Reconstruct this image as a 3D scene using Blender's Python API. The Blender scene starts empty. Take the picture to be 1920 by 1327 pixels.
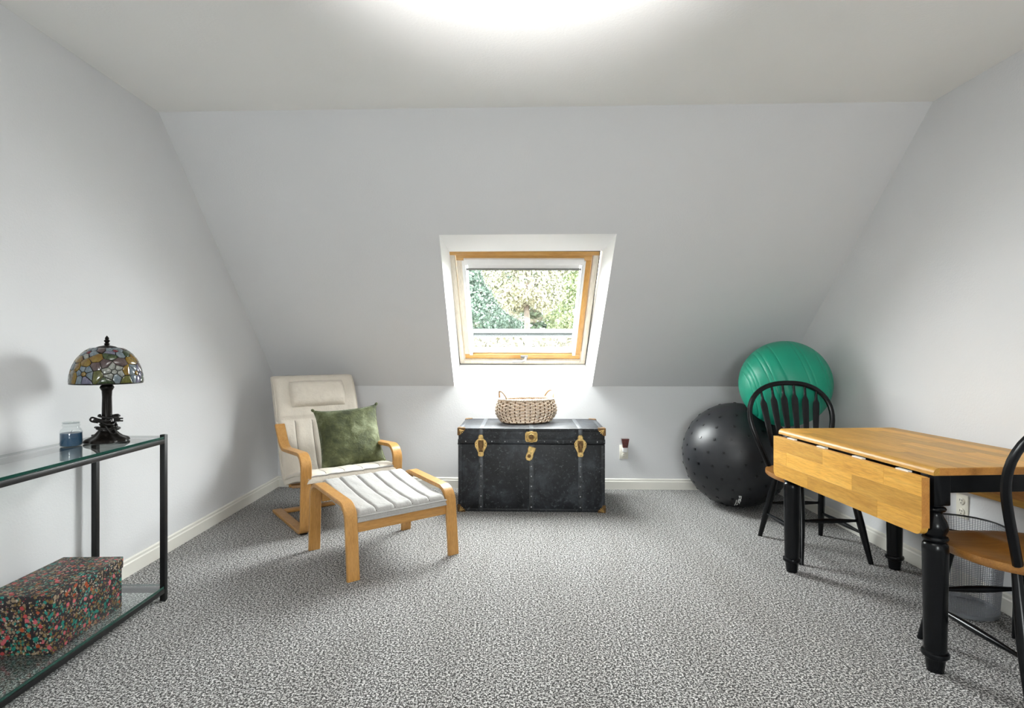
import bpy, bmesh, math, random
import numpy as np
from mathutils import Vector, Matrix
R = math.radians
PI = math.pi
scene = bpy.context.scene
col = scene.collection

# ------------------------------------------------------------------ camera
F = 1050.0                      # focal length in pixels of the 1920 x 1327 frame
EYE = 1.13
cam_d = bpy.data.cameras.new('camera')
cam = bpy.data.objects.new('camera', cam_d)
col.objects.link(cam)
cam.location = (0, 0, EYE)
cam.rotation_euler = (R(90), 0, 0)
cam_d.sensor_fit = 'HORIZONTAL'
cam_d.sensor_width = 36.0
cam_d.lens = F / 1920 * 36.0
cam_d.shift_x = 10 / 1920
cam_d.shift_y = -6.5 / 1920
cam_d.clip_start = 0.05
cam_d.clip_end = 200
scene.camera = cam

# ------------------------------------------------------------------ light
scene.view_settings.view_transform = 'Standard'
scene.view_settings.look = 'None'
scene.view_settings.gamma = 1
scene.view_settings.use_curve_mapping = False
scene.view_settings.exposure = 1.06

SKY = 28.5
world = bpy.data.worlds.new('overcast_sky')
scene.world = world
world.use_nodes = True
bg = world.node_tree.nodes['Background']
bg.inputs['Color'].default_value = (0.975, 0.985, 1.0, 1)
bg.inputs['Strength'].default_value = SKY

def area_portal(name, loc, direction, sx, sy):
    l = bpy.data.lights.new(name, 'AREA')
    l.shape = 'RECTANGLE'; l.size = sx; l.size_y = sy
    l.cycles.is_portal = True
    o = bpy.data.objects.new(name, l)
    col.objects.link(o)
    o.location = loc
    o.rotation_euler = Vector(direction).to_track_quat('-Z', 'Y').to_euler()
    return o
area_portal('skylight_portal', (0.13, 4.42, 1.52), (0, -0.69, -0.724), 1.05, 1.16)
area_portal('fill_window_portal', (0.1, -2.66, 1.375), (0, 1, 0), 1.05, .70)  # sky light through the added rear window

# the photographer's flash, on the camera and bounced off the ceiling
fl = bpy.data.lights.new('bounce_flash', 'SPOT')
fl.energy = 255
fl.spot_size = R(76); fl.spot_blend = 1.0
fl.shadow_soft_size = 0.06
fl.color = (1.0, 0.99, 0.985)
flo = bpy.data.objects.new('bounce_flash', fl)
col.objects.link(flo)
flo.location = (0.0, 0.66, 1.52)
flo.rotation_euler = (Vector((0.03, 1.22, 2.435)) - Vector(flo.location)).to_track_quat('-Z', 'Y').to_euler()

# ------------------------------------------------------------------ helpers
def at(x, y, d):
    """point at depth d seen at pixel (x, y)"""
    return Vector(((x - 950) * d / F, d, EYE - (y - 657) * d / F))

class MB:
    def __init__(s):
        s.v = []; s.f = []
    def add(s, verts, faces):
        o = len(s.v)
        s.v += [tuple(p) for p in verts]
        s.f += [tuple(i + o for i in f) for f in faces]
        return s
    def box(s, x0, x1, y0, y1, z0, z1, c=0.0, M=None):
        if c <= 0:
            vs = [(x, y, z) for z in (z0, z1) for y in (y0, y1) for x in (x0, x1)]
            fs = [(0, 2, 3, 1), (4, 5, 7, 6), (0, 1, 5, 4), (2, 6, 7, 3), (0, 4, 6, 2), (1, 3, 7, 5)]
        else:
            c = min(c, .49 * min(x1 - x0, y1 - y0, z1 - z0))
            bm = bmesh.new()
            bmesh.ops.create_cube(bm, size=1)
            for v in bm.verts:
                v.co = Vector(((x0 + x1) / 2 + v.co.x * (x1 - x0), (y0 + y1) / 2 + v.co.y * (y1 - y0), (z0 + z1) / 2 + v.co.z * (z1 - z0)))
            bmesh.ops.bevel(bm, geom=bm.edges[:], offset=c, segments=2, affect='EDGES', profile=.5)
            bm.verts.index_update()
            vs = [v.co.copy() for v in bm.verts]
            fs = [[v.index for v in f.verts] for f in bm.faces]
            bm.free()
        if M is not None:
            vs = [M @ Vector(p) for p in vs]
        return s.add(vs, fs)
    def tube(s, path, r, seg=8, cap=True, flat=1.0, closed=False, up=None):
        path = [Vector(p) for p in path]
        n = len(path)
        rs = r if isinstance(r, (list, tuple)) else [r] * n
        T = []
        for i in range(n):
            if closed:
                t = path[(i + 1) % n] - path[i - 1]
            else:
                t = path[min(i + 1, n - 1)] - path[max(i - 1, 0)]
            T.append(t.normalized())
        a = Vector(up) if up is not None else (Vector((0, 0, 1)) if abs(T[0].z) < .9 else Vector((1, 0, 0)))
        N = (a - T[0] * a.dot(T[0])).normalized()
        vs = []
        for i in range(n):
            if up is not None:
                N = (Vector(up) - T[i] * Vector(up).dot(T[i])).normalized()
            else:
                N = (N - T[i] * N.dot(T[i])).normalized()
            B = T[i].cross(N)
            for k in range(seg):
                t = 2 * PI * k / seg
                vs.append(path[i] + N * (math.cos(t) * rs[i]) + B * (math.sin(t) * rs[i] * flat))
        fs = []
        m = n if closed else n - 1
        for i in range(m):
            j = (i + 1) % n
            for k in range(seg):
                k2 = (k + 1) % seg
                fs.append((i * seg + k, i * seg + k2, j * seg + k2, j * seg + k))
        if cap and not closed:
            fs.append(tuple(range(seg))[::-1]); fs.append(tuple((n - 1) * seg + k for k in range(seg)))
        return s.add(vs, fs)
    def lathe(s, prof, seg=32, M=None, mod=None):
        vs = []
        n = len(prof)
        for (r, z) in prof:
            for k in range(seg):
                t = 2 * PI * k / seg
                rr = r if mod is None else r * mod(t, z)
                vs.append(Vector((rr * math.cos(t), rr * math.sin(t), z)))
        fs = [(i * seg + k, i * seg + (k + 1) % seg, (i + 1) * seg + (k + 1) % seg, (i + 1) * seg + k) for i in range(n - 1) for k in range(seg)]
        if prof[0][0] > 1e-5: fs.append(tuple(range(seg))[::-1])
        if prof[-1][0] > 1e-5: fs.append(tuple((n - 1) * seg + k for k in range(seg)))
        if M is not None: vs = [M @ p for p in vs]
        return s.add(vs, fs)
    def prism(s, poly, to3, h0, h1, c=0.0):
        """poly (u,v) extruded between heights h0 and h1; to3(u,v,h); c = chamfer at the h1 edge"""
        n = len(poly)
        if c > 0:
            ins = inset(poly, c)
            rings = [(poly, h0), (poly, h1 - c if h1 > h0 else h1 + c), (ins, h1)]
        else:
            rings = [(poly, h0), (poly, h1)]
        vs = [to3(u, v, h) for (p, h) in rings for (u, v) in p]
        fs = [(i * n + k, i * n + (k + 1) % n, (i + 1) * n + (k + 1) % n, (i + 1) * n + k) for i in range(len(rings) - 1) for k in range(n)]
        fs.append(tuple(range(n))[::-1]); fs.append(tuple((len(rings) - 1) * n + k for k in range(n)))
        return s.add(vs, fs)
    def strip(s, path, x0, x1, th, c=.003):
        """bent-wood strip: path of (y, z) in the x = const plane, section x0..x1 by th, chamfered"""
        n = len(path)
        sec = [(x0 + c, -th / 2), (x1 - c, -th / 2), (x1, -th / 2 + c), (x1, th / 2 - c), (x1 - c, th / 2), (x0 + c, th / 2), (x0, th / 2 - c), (x0, -th / 2 + c)]
        vs = []
        for i in range(n):
            a = path[max(i - 1, 0)]; b = path[min(i + 1, n - 1)]
            ty, tz = b[0] - a[0], b[1] - a[1]
            L = math.hypot(ty, tz); ty /= L; tz /= L
            ny, nz = -tz, ty
            for (x, h) in sec:
                vs.append((x, path[i][0] + ny * h, path[i][1] + nz * h))
        m = len(sec)
        fs = [(i * m + k, i * m + (k + 1) % m, (i + 1) * m + (k + 1) % m, (i + 1) * m + k) for i in range(n - 1) for k in range(m)]
        fs.append(tuple(range(m))[::-1]); fs.append(tuple((n - 1) * m + k for k in range(m)))
        return s.add(vs, fs)
    def pad(s, top, bot, ns, nt):
        """closed cushion: top(a,b), bot(a,b) for a,b in 0..1"""
        vs = [top(i / ns, j / nt) for i in range(ns + 1) for j in range(nt + 1)]
        k0 = len(vs)
        vs += [bot(i / ns, j / nt) for i in range(ns + 1) for j in range(nt + 1)]
        w = nt + 1
        fs = []
        for i in range(ns):
            for j in range(nt):
                a, b, c_, d = i * w + j, i * w + j + 1, (i + 1) * w + j + 1, (i + 1) * w + j
                fs.append((a, b, c_, d)); fs.append((k0 + d, k0 + c_, k0 + b, k0 + a))
        rim = [(0, j) for j in range(nt)] + [(i, nt) for i in range(ns)] + [(ns, j) for j in range(nt, 0, -1)] + [(i, 0) for i in range(ns, 0, -1)]
        for q in range(len(rim)):
            a = rim[q]; b = rim[(q + 1) % len(rim)]
            ia = a[0] * w + a[1]; ib = b[0] * w + b[1]
            fs.append((ib, ia, k0 + ia, k0 + ib))
        return s.add(vs, fs)

def inset(poly, d):
    n = len(poly)
    A = sum(poly[i][0] * poly[(i + 1) % n][1] - poly[(i + 1) % n][0] * poly[i][1] for i in range(n))
    sg = 1 if A > 0 else -1
    out = []
    for i in range(n):
        p0, p1, p2 = Vector(poly[i - 1]), Vector(poly[i]), Vector(poly[(i + 1) % n])
        e1 = (p1 - p0); e2 = (p2 - p1)
        if e1.length < 1e-9 or e2.length < 1e-9: out.append(tuple(p1)); continue
        e1.normalize(); e2.normalize()
        n1 = Vector((-e1.y, e1.x)) * sg; n2 = Vector((-e2.y, e2.x)) * sg
        m = n1 + n2
        k = m.length
        if k < 1e-6: out.append(tuple(p1)); continue
        m /= k
        out.append(tuple(p1 + m * (d / max(.35, m.dot(n1)))))
    return out

def clip_half(poly, nx, ny, c):
    """keep nx*x + ny*y <= c"""
    out = []
    n = len(poly)
    for i in range(n):
        a = poly[i]; b = poly[(i + 1) % n]
        da = nx * a[0] + ny * a[1] - c; db = nx * b[0] + ny * b[1] - c
        if da <= 0: out.append(a)
        if (da < 0 < db) or (db < 0 < da):
            t = da / (da - db)
            out.append((a[0] + (b[0] - a[0]) * t, a[1] + (b[1] - a[1]) * t))
    return out

def clip_rect(poly, x0, x1, y0, y1):
    for (nx, ny, c) in ((1, 0, x1), (-1, 0, -x0), (0, 1, y1), (0, -1, -y0)):
        if len(poly) >= 3: poly = clip_half(poly, nx, ny, c)
    return poly if len(poly) >= 3 else []

def round_path(pts, radii, n=8):
    """polyline (2d or 3d) with filleted inner corners"""
    P = [Vector(p) for p in pts]
    out = [tuple(P[0])]
    for i in range(1, len(P) - 1):
        r = radii[i - 1]
        a = (P[i - 1] - P[i]); b = (P[i + 1] - P[i])
        la, lb = a.length, b.length
        a /= la; b /= lb
        ang = math.acos(max(-1, min(1, a.dot(b))))
        t = min(r / math.tan(ang / 2), .48 * la, .48 * lb)
        rr = t * math.tan(ang / 2)
        cdir = (a + b).normalized()
        C = P[i] + cdir * (rr / math.sin(ang / 2))
        s0 = P[i] + a * t - C; s1 = P[i] + b * t - C
        tot = math.acos(max(-1, min(1, s0.normalized().dot(s1.normalized()))))
        for k in range(n + 1):
            u = k / n
            w0 = math.sin((1 - u) * tot) / math.sin(tot); w1 = math.sin(u * tot) / math.sin(tot)
            out.append(tuple(C + s0 * w0 + s1 * w1))
    out.append(tuple(P[-1]))
    return out

def spline(pts, n):
    """Catmull-Rom resample of pts to n+1 points, even in length"""
    P = [Vector(p) for p in pts]
    Q = [2 * P[0] - P[1]] + P + [2 * P[-1] - P[-2]]
    fine = []
    for i in range(1, len(Q) - 2):
        for k in range(20):
            t = k / 20
            fine.append(.5 * ((2 * Q[i]) + (-Q[i - 1] + Q[i + 1]) * t + (2 * Q[i - 1] - 5 * Q[i] + 4 * Q[i + 1] - Q[i + 2]) * t * t + (-Q[i - 1] + 3 * Q[i] - 3 * Q[i + 1] + Q[i + 2]) * t ** 3))
    fine.append(P[-1])
    L = [0]
    for i in range(1, len(fine)): L.append(L[-1] + (fine[i] - fine[i - 1]).length)
    out = []; j = 0
    for k in range(n + 1):
        s = L[-1] * k / n
        while j < len(L) - 2 and L[j + 1] < s: j += 1
        u = (s - L[j]) / max(1e-9, L[j + 1] - L[j])
        out.append(fine[j].lerp(fine[j + 1], max(0, min(1, u))))
    return out

def obj(name, mb, mat, parent=None, smooth=None, loc=None, rot=None):
    me = bpy.data.meshes.new(name)
    me.from_pydata([tuple(v) for v in mb.v], [], mb.f)
    bm = bmesh.new(); bm.from_mesh(me)
    bmesh.ops.recalc_face_normals(bm, faces=bm.faces)
    bm.to_mesh(me); bm.free()
    if smooth:
        me.polygons.foreach_set('use_smooth', [True] * len(me.polygons))
        me.set_sharp_from_angle(angle=R(smooth))
    me.materials.append(mat)
    o = bpy.data.objects.new(name, me)
    col.objects.link(o)
    if parent is not None: o.parent = parent
    if loc is not None: o.location = loc
    if rot is not None: o.rotation_euler = rot
    return o

def tag(o, label=None, cat=None, group=None, kind=None):
    if label: o['label'] = label
    if cat: o['category'] = cat
    if group: o['group'] = group
    if kind: o['kind'] = kind
    return o

def thing(name, label, cat, loc=(0, 0, 0), rz=0, group=None):
    o = bpy.data.objects.new(name, None)
    col.objects.link(o)
    o.empty_display_size = .1
    o.location = loc; o.rotation_euler = (0, 0, rz)
    return tag(o, label, cat, group)

def struct(name, mb, mat, parent=None, smooth=None):
    o = obj(name, mb, mat, parent, smooth)
    if parent is None: o['kind'] = 'structure'
    return o

def copy_tree(o, parent=None):
    c = o.copy(); col.objects.link(c); c.parent = parent
    for ch in [x for x in col.objects if x.parent == o]:
        copy_tree(ch, c)
    return c

# ------------------------------------------------------------------ materials
def mat_new(name):
    m = bpy.data.materials.new(name); m.use_nodes = True
    nt = m.node_tree
    return m, nt, nt.nodes['Principled BSDF']
def node(nt, t, **kw):
    n = nt.nodes.new(t)
    for k, v in kw.items(): setattr(n, k, v)
    return n
def coords(nt, scale=(1, 1, 1), rot=(0, 0, 0)):
    tc = node(nt, 'ShaderNodeTexCoord'); mp = node(nt, 'ShaderNodeMapping')
    mp.inputs['Scale'].default_value = scale; mp.inputs['Rotation'].default_value = rot
    nt.links.new(tc.outputs['Object'], mp.inputs['Vector'])
    return mp.outputs['Vector']
def noise_tex(nt, vec, scale, detail=3, rough=.55, dist=0):
    n = node(nt, 'ShaderNodeTexNoise')
    n.inputs['Scale'].default_value = scale; n.inputs['Detail'].default_value = detail
    n.inputs['Roughness'].default_value = rough; n.inputs['Distortion'].default_value = dist
    if vec is not None: nt.links.new(vec, n.inputs['Vector'])
    return n
def ramp(nt, fac, stops, interp='LINEAR'):
    r = node(nt, 'ShaderNodeValToRGB')
    r.color_ramp.interpolation = interp
    e = r.color_ramp.elements
    while len(e) < len(stops): e.new(.5)
    for i, (p, c) in enumerate(stops):
        e[i].position = p; e[i].color = (*c, 1)
    nt.links.new(fac, r.inputs['Fac'])
    return r.outputs['Color']
def mixc(nt, fac, a, b, mode='MIX'):
    m = node(nt, 'ShaderNodeMix', data_type='RGBA', blend_type=mode)
    for sock, v in ((m.inputs[0], fac), (m.inputs[6], a), (m.inputs[7], b)):
        if hasattr(v, 'is_output'): nt.links.new(v, sock)
        elif isinstance(v, (int, float)): sock.default_value = v
        else: sock.default_value = (*v, 1)
    return m.outputs[2]
def bump(nt, bs, h, strength, dist=.01):
    b = node(nt, 'ShaderNodeBump')
    b.inputs['Strength'].default_value = strength; b.inputs['Distance'].default_value = dist
    nt.links.new(h, b.inputs['Height'])
    nt.links.new(b.outputs['Normal'], bs.inputs['Normal'])

def m_plain(name, c, rough=.5, metal=0, var=.0, vscale=20, bmp=0, bscale=200, coat=0, spec=.5):
    m, nt, bs = mat_new(name)
    bs.inputs['Specular IOR Level'].default_value = spec
    bs.inputs['Roughness'].default_value = rough; bs.inputs['Metallic'].default_value = metal
    if coat: bs.inputs['Coat Weight'].default_value = coat; bs.inputs['Coat Roughness'].default_value = .12
    v = coords(nt)
    n = noise_tex(nt, v, vscale, 3)
    k = max(var, .02)
    nt.links.new(ramp(nt, n.outputs['Fac'], [(.3, tuple(x * (1 - k) for x in c)), (.7, tuple(min(1, x * (1 + k)) for x in c))]), bs.inputs['Base Color'])
    if bmp:
        b = noise_tex(nt, v, bscale, 2)
        bump(nt, bs, b.outputs['Fac'], bmp, .002)
    return m

def m_wall(name, c):
    m, nt, bs = mat_new(name)
    bs.inputs['Roughness'].default_value = .62
    v = coords(nt)
    big = noise_tex(nt, v, 1.3, 4)
    nt.links.new(ramp(nt, big.outputs['Fac'], [(.3, tuple(x * .985 for x in c)), (.7, tuple(x * 1.015 for x in c))]), bs.inputs['Base Color'])
    f = noise_tex(nt, v, 95, 3, .6)
    bump(nt, bs, f.outputs['Fac'], .22, .004)
    return m

def m_wood(name, c0, c1, c2, axis='y', rough=.38, scale=1.0, vary=.0, coat=0.0):
    m, nt, bs = mat_new(name)
    s = {'x': (1.2, 14, 14), 'y': (14, 1.2, 14), 'z': (14, 14, 1.2)}[axis]
    v = coords(nt, tuple(x * scale for x in s))
    oi = node(nt, 'ShaderNodeObjectInfo')
    sh = node(nt, 'ShaderNodeVectorMath', operation='SCALE')
    cmb = node(nt, 'ShaderNodeCombineXYZ')
    for k in range(3): nt.links.new(oi.outputs['Random'], cmb.inputs[k])
    nt.links.new(cmb.outputs[0], sh.inputs[0]); sh.inputs['Scale'].default_value = 37.0
    ad = node(nt, 'ShaderNodeVectorMath', operation='ADD')
    nt.links.new(v, ad.inputs[0]); nt.links.new(sh.outputs[0], ad.inputs[1])
    n = noise_tex(nt, ad.outputs[0], 3.2, 6, .62, .5)
    c = ramp(nt, n.outputs['Fac'], [(.28, c0), (.5, c1), (.72, c2)])
    n2 = noise_tex(nt, ad.outputs[0], 22, 3, .6)
    c = mixc(nt, .35, c, ramp(nt, n2.outputs['Fac'], [(.35, tuple(x * .55 for x in c0)), (.6, c1)]), 'MIX')
    if vary > 0:
        mr = node(nt, 'ShaderNodeMapRange')
        mr.inputs[3].default_value = 1 - vary; mr.inputs[4].default_value = 1 + vary
        nt.links.new(oi.outputs['Random'], mr.inputs[0])
        hs = node(nt, 'ShaderNodeHueSaturation')
        nt.links.new(mr.outputs[0], hs.inputs['Value']); nt.links.new(c, hs.inputs['Color'])
        c = hs.outputs['Color']
    nt.links.new(c, bs.inputs['Base Color'])
    bs.inputs['Roughness'].default_value = rough
    if coat: bs.inputs['Coat Weight'].default_value = coat; bs.inputs['Coat Roughness'].default_value = .2
    bump(nt, bs, n2.outputs['Fac'], .06, .002)
    return m

def m_fabric(name, c, rough=.9, sheen=.3, weave=900, var=.06, wrinkle=.25):
    m, nt, bs = mat_new(name)
    bs.inputs['Roughness'].default_value = rough
    bs.inputs['Sheen Weight'].default_value = sheen
    v = coords(nt)
    n = noise_tex(nt, v, 9, 4)
    nt.links.new(ramp(nt, n.outputs['Fac'], [(.3, tuple(x * (1 - var) for x in c)), (.7, tuple(min(1, x * (1 + var)) for x in c))]), bs.inputs['Base Color'])
    w = noise_tex(nt, v, 38, 4, .6, 1.2)
    bump(nt, bs, w.outputs['Fac'], wrinkle, .012)
    return m

def m_glass(name, tint=(1, 1, 1), rough=0.0, refl=1.0):
    """thin clear pane: straight-through transmission with Fresnel reflection"""
    m, nt, bs = mat_new(name)
    nt.nodes.remove(bs)
    out = nt.nodes['Material Output']
    tr = node(nt, 'ShaderNodeBsdfTransparent'); tr.inputs[0].default_value = (*tint, 1)
    gl = node(nt, 'ShaderNodeBsdfGlossy'); gl.inputs['Roughness'].default_value = rough
    fr = node(nt, 'ShaderNodeFresnel'); fr.inputs['IOR'].default_value = 1.5
    mu = node(nt, 'ShaderNodeMath', operation='MULTIPLY', use_clamp=True); mu.inputs[1].default_value = refl
    ge = node(nt, 'ShaderNodeNewGeometry')
    fb_ = node(nt, 'ShaderNodeMath', operation='SUBTRACT'); fb_.inputs[0].default_value = 1.0
    nt.links.new(ge.outputs['Backfacing'], fb_.inputs[1])
    fm_ = node(nt, 'ShaderNodeMath', operation='MULTIPLY')      # no mirror at the far face of the sheet
    nt.links.new(fr.outputs[0], fm_.inputs[0]); nt.links.new(fb_.outputs[0], fm_.inputs[1])
    nt.links.new(fm_.outputs[0], mu.inputs[0])
    mx = node(nt, 'ShaderNodeMixShader')
    nt.links.new(mu.outputs[0], mx.inputs[0]); nt.links.new(tr.outputs[0], mx.inputs[1]); nt.links.new(gl.outputs[0], mx.inputs[2])
    nt.links.new(mx.outputs[0], out.inputs[0])
    return m

def m_carpet():
    m, nt, bs = mat_new('carpet')
    bs.inputs['Roughness'].default_value = 1.0
    bs.inputs['Specular IOR Level'].default_value = .1
    bs.inputs['Sheen Weight'].default_value = .15
    v = coords(nt)
    a = noise_tex(nt, v, 112, 2, .75)
    b = noise_tex(nt, v, 190, 2, .7)
    mx = node(nt, 'ShaderNodeMath', operation='ADD')
    nt.links.new(a.outputs['Fac'], mx.inputs[0]); nt.links.new(b.outputs['Fac'], mx.inputs[1])
    hf = node(nt, 'ShaderNodeMath', operation='MULTIPLY'); hf.inputs[1].default_value = .5
    nt.links.new(mx.outputs[0], hf.inputs[0])
    c = ramp(nt, hf.outputs[0], [(.435, (.009, .0083, .0078)), (.48, (.062, .059, .056)), (.52, (.26, .252, .244)), (.565, (.66, .65, .635))])
    # brushed pile: broad streaks running away from the camera
    vs = coords(nt, (2.6, .45, 1), (0, 0, R(6)))
    st = noise_tex(nt, vs, 1.6, 3, .5, .6)
    c = mixc(nt, 1.0, c, ramp(nt, st.outputs['Fac'], [(.35, (.90, .895, .885)), (.62, (1.0, 1.0, 1.0))]), 'MULTIPLY')
    nt.links.new(c, bs.inputs['Base Color'])
    bump(nt, bs, hf.outputs[0], .45, .008)
    return m

M = {}
M['wall'] = m_wall('wall_paint', (.67, .672, .68))
M['ceiling'] = m_wall('ceiling_paint', (.90, .895, .875))
M['reveal'] = m_wall('reveal_paint', (.86, .86, .855))
M['carpet'] = m_carpet()
M['baseboard'] = m_plain('baseboard_paint', (.74, .72, .66), .4, var=.02, vscale=4)
M['black_paint'] = m_plain('black_paint', (.003, .0035, .0045), .26, var=.25, vscale=30, spec=.28)
M['black_metal'] = m_plain('black_metal', (.006, .006, .0065), .4, metal=.2, var=.2, vscale=60)
M['bronze'] = m_plain('dark_bronze', (.011, .009, .0075), .32, metal=.5, var=.4, vscale=60, bmp=.2, bscale=150, spec=.25)
M['cord'] = m_plain('brown_cord', (.008, .0065, .0055), .4, spec=.3)
M['oak'] = m_wood('golden_oak', (.34, .155, .038), (.50, .255, .075), (.60, .33, .11), 'y', .35, .9, coat=.15)
M['birch'] = m_wood('birch_bentwood', (.40, .185, .045), (.52, .265, .075), (.60, .33, .11), 'z', .34, .8, coat=.15)
M['birch_rail'] = m_wood('birch_rail', (.40, .185, .045), (.52, .265, .075), (.60, .33, .11), 'x', .34, .8, coat=.15)
M['stave'] = m_wood('rubberwood_stave', (.50, .235, .032), (.66, .345, .058), (.76, .45, .10), 'y', .42, .75, vary=.24)
M['stave_edge'] = m_wood('rubberwood_edge', (.46, .18, .035), (.57, .25, .055), (.64, .31, .075), 'y', .4, 1.2)
M['seat_wood'] = m_wood('seat_wood', (.28, .11, .024), (.38, .17, .042), (.46, .225, .062), 'x', .3, .8, coat=.25)
M['pine'] = m_wood('lacquered_pine', (.50, .24, .055), (.62, .33, .085), (.70, .42, .14), 'x', .35, .7)
M['pine_v'] = m_wood('lacquered_pine_upright', (.50, .24, .055), (.62, .33, .085), (.70, .42, .14), 'y', .35, .7)
M['cream'] = m_fabric('cream_leather', (.64, .58, .495), .55, .12, var=.05, wrinkle=.3)
M['cream2'] = m_fabric('pale_cotton', (.38, .367, .350), .85, .25, var=.03, wrinkle=.3)
M['seam'] = m_plain('dark_seam', (.20, .185, .165), .9)
M['white'] = m_plain('white_plastic', (.80, .80, .79), .35)
M['almond'] = m_plain('almond_plastic', (.72, .69, .60), .35)
M['slot'] = m_plain('dark_slot', (.015, .014, .013), .6)
M['steel'] = m_plain('brushed_steel', (.55, .55, .56), .35, metal=.9)
M['grey_bar'] = m_plain('grey_aluminium', (.16, .16, .155), .5)
M['brass'] = m_plain('aged_brass', (.62, .43, .17), .34, metal=.85, var=.35, vscale=55, bmp=.15, bscale=160)
M['brass_dark'] = m_plain('tarnished_brass', (.16, .09, .035), .45, metal=.7, var=.4, vscale=60)
M['glass'] = m_glass('window_glass', (.95, .97, .96), refl=2.3)      # double glazing: several faces reflect
M['shelf_glass'] = m_glass('shelf_glass', (.86, .93, .91), refl=1.6)
M['glass_edge'] = m_plain('green_glass_edge', (.008, .055, .04), .12, coat=.6)
M['jar_glass'] = m_glass('jar_glass', (.93, .95, .95), refl=1.3)
M['wax'] = m_plain('blue_wax', (.012, .055, .115), .4, var=.1, vscale=30, coat=.4)
M['wick'] = m_plain('wick', (.05, .04, .035), .9)

def m_velvet():
    m, nt, bs = mat_new('green_velvet')
    v = coords(nt)
    n = noise_tex(nt, v, 8, 6, .7, .25)
    c = ramp(nt, n.outputs['Fac'], [(.34, (.022, .028, .008)), (.52, (.075, .086, .03)), (.72, (.22, .24, .14))])
    nt.links.new(c, bs.inputs['Base Color'])
    bs.inputs['Roughness'].default_value = .75
    bs.inputs['Sheen Weight'].default_value = .9
    bs.inputs['Sheen Roughness'].default_value = .3
    bs.inputs['Sheen Tint'].default_value = (.75, .82, .66, 1)
    w = noise_tex(nt, v, 24, 4, .6, 1.0)
    bump(nt, bs, w.outputs['Fac'], .35, .02)
    return m
M['velvet'] = m_velvet()

def m_trunk():
    m, nt, bs = mat_new('scuffed_black_hide')
    v = coords(nt)
    n = noise_tex(nt, v, 4.2, 8, .68, .5)
    c = ramp(nt, n.outputs['Fac'], [(.38, (.005, .0055, .0065)), (.54, (.017, .019, .023)), (.72, (.065, .073, .085))])
    s = noise_tex(nt, v, 60, 4, .7)
    c = mixc(nt, ramp(nt, s.outputs['Fac'], [(.57, (0, 0, 0)), (.70, (.65, .65, .65))]), c, (.13, .14, .15))
    nt.links.new(c, bs.inputs['Base Color'])
    nt.links.new(ramp(nt, n.outputs['Fac'], [(.3, (.34, .34, .34)), (.7, (.60, .60, .60))]), bs.inputs['Roughness'])
    bs.inputs['Specular IOR Level'].default_value = .35
    b = noise_tex(nt, v, 35, 6, .7)
    bump(nt, bs, b.outputs['Fac'], .3, .006)
    return m
M['trunk'] = m_trunk()
M['trunk_strap'] = m_plain('worn_iron_strap', (.055, .06, .066), .4, metal=.35, var=.5, vscale=45, bmp=.2, bscale=90)

def m_ball(name, c, rough, var=.05):
    m, nt, bs = mat_new(name)
    v = coords(nt)
    n = noise_tex(nt, v, 4, 4)
    nt.links.new(ramp(nt, n.outputs['Fac'], [(.3, tuple(x * (1 - var) for x in c)), (.7, tuple(x * (1 + var) for x in c))]), bs.inputs['Base Color'])
    bs.inputs['Roughness'].default_value = rough
    f = noise_tex(nt, v, 320, 2)
    bump(nt, bs, f.outputs['Fac'], .12, .002)
    return m
M['ball_green'] = m_ball('green_vinyl', (.001, .27, .165), .42)
M['ball_black'] = m_ball('black_vinyl', (.016, .017, .020), .40, .15)
M['nub'] = m_plain('black_nub', (.004, .004, .005), .3)

def m_floral():
    m, nt, bs = mat_new('floral_print')
    v = coords(nt)
    def layer(scale, stops, base, thr, off):
        vo = node(nt, 'ShaderNodeTexVoronoi', voronoi_dimensions='3D')
        vo.inputs['Scale'].default_value = scale
        ad = node(nt, 'ShaderNodeVectorMath', operation='ADD'); ad.inputs[1].default_value = off
        dn = noise_tex(nt, v, 90, 2)
        dm = mixc(nt, .012, (0, 0, 0), dn.outputs['Color'], 'ADD')
        a2 = node(nt, 'ShaderNodeVectorMath', operation='ADD')
        nt.links.new(v, ad.inputs[0]); nt.links.new(ad.outputs[0], a2.inputs[0]); nt.links.new(dm, a2.inputs[1])
        nt.links.new(a2.outputs[0], vo.inputs['Vector'])
        sx = node(nt, 'ShaderNodeSeparateColor'); nt.links.new(vo.outputs['Color'], sx.inputs[0])
        cc = ramp(nt, sx.outputs[0], stops, 'CONSTANT')
        mk = ramp(nt, vo.outputs['Distance'], [(thr, (1, 1, 1)), (thr + .06, (0, 0, 0))])
        pick = ramp(nt, sx.outputs[1], [(0, (1, 1, 1)), (.78, (0, 0, 0))], 'CONSTANT')
        mk = mixc(nt, 1, mk, pick, 'MULTIPLY')
        return mixc(nt, mk, base, cc)
    c = layer(75, [(0, (.02, .19, .15)), (.3, (.20, .13, .045)), (.55, (.32, .24, .16)), (.8, (.03, .26, .22))], (.010, .007, .010), .42, (0, 0, 0))
    c = layer(120, [(0, (.34, .25, .17)), (.35, (.55, .46, .38)), (.6, (.24, .15, .05)), (.85, (.30, .05, .07))], c, .33, (3, 1, 2))
    c = layer(38, [(0, (.52, .10, .10)), (.4, (.60, .16, .18)), (.7, (.02, .22, .17)), (.85, (.42, .10, .05))], c, .25, (7, 5, 1))
    hs_ = node(nt, 'ShaderNodeHueSaturation'); hs_.inputs['Value'].default_value = .72; hs_.inputs['Saturation'].default_value = 1.1
    nt.links.new(c, hs_.inputs['Color'])
    nt.links.new(hs_.outputs['Color'], bs.inputs['Base Color'])
    bs.inputs['Roughness'].default_value = .55
    return m
M['floral'] = m_floral()

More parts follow.
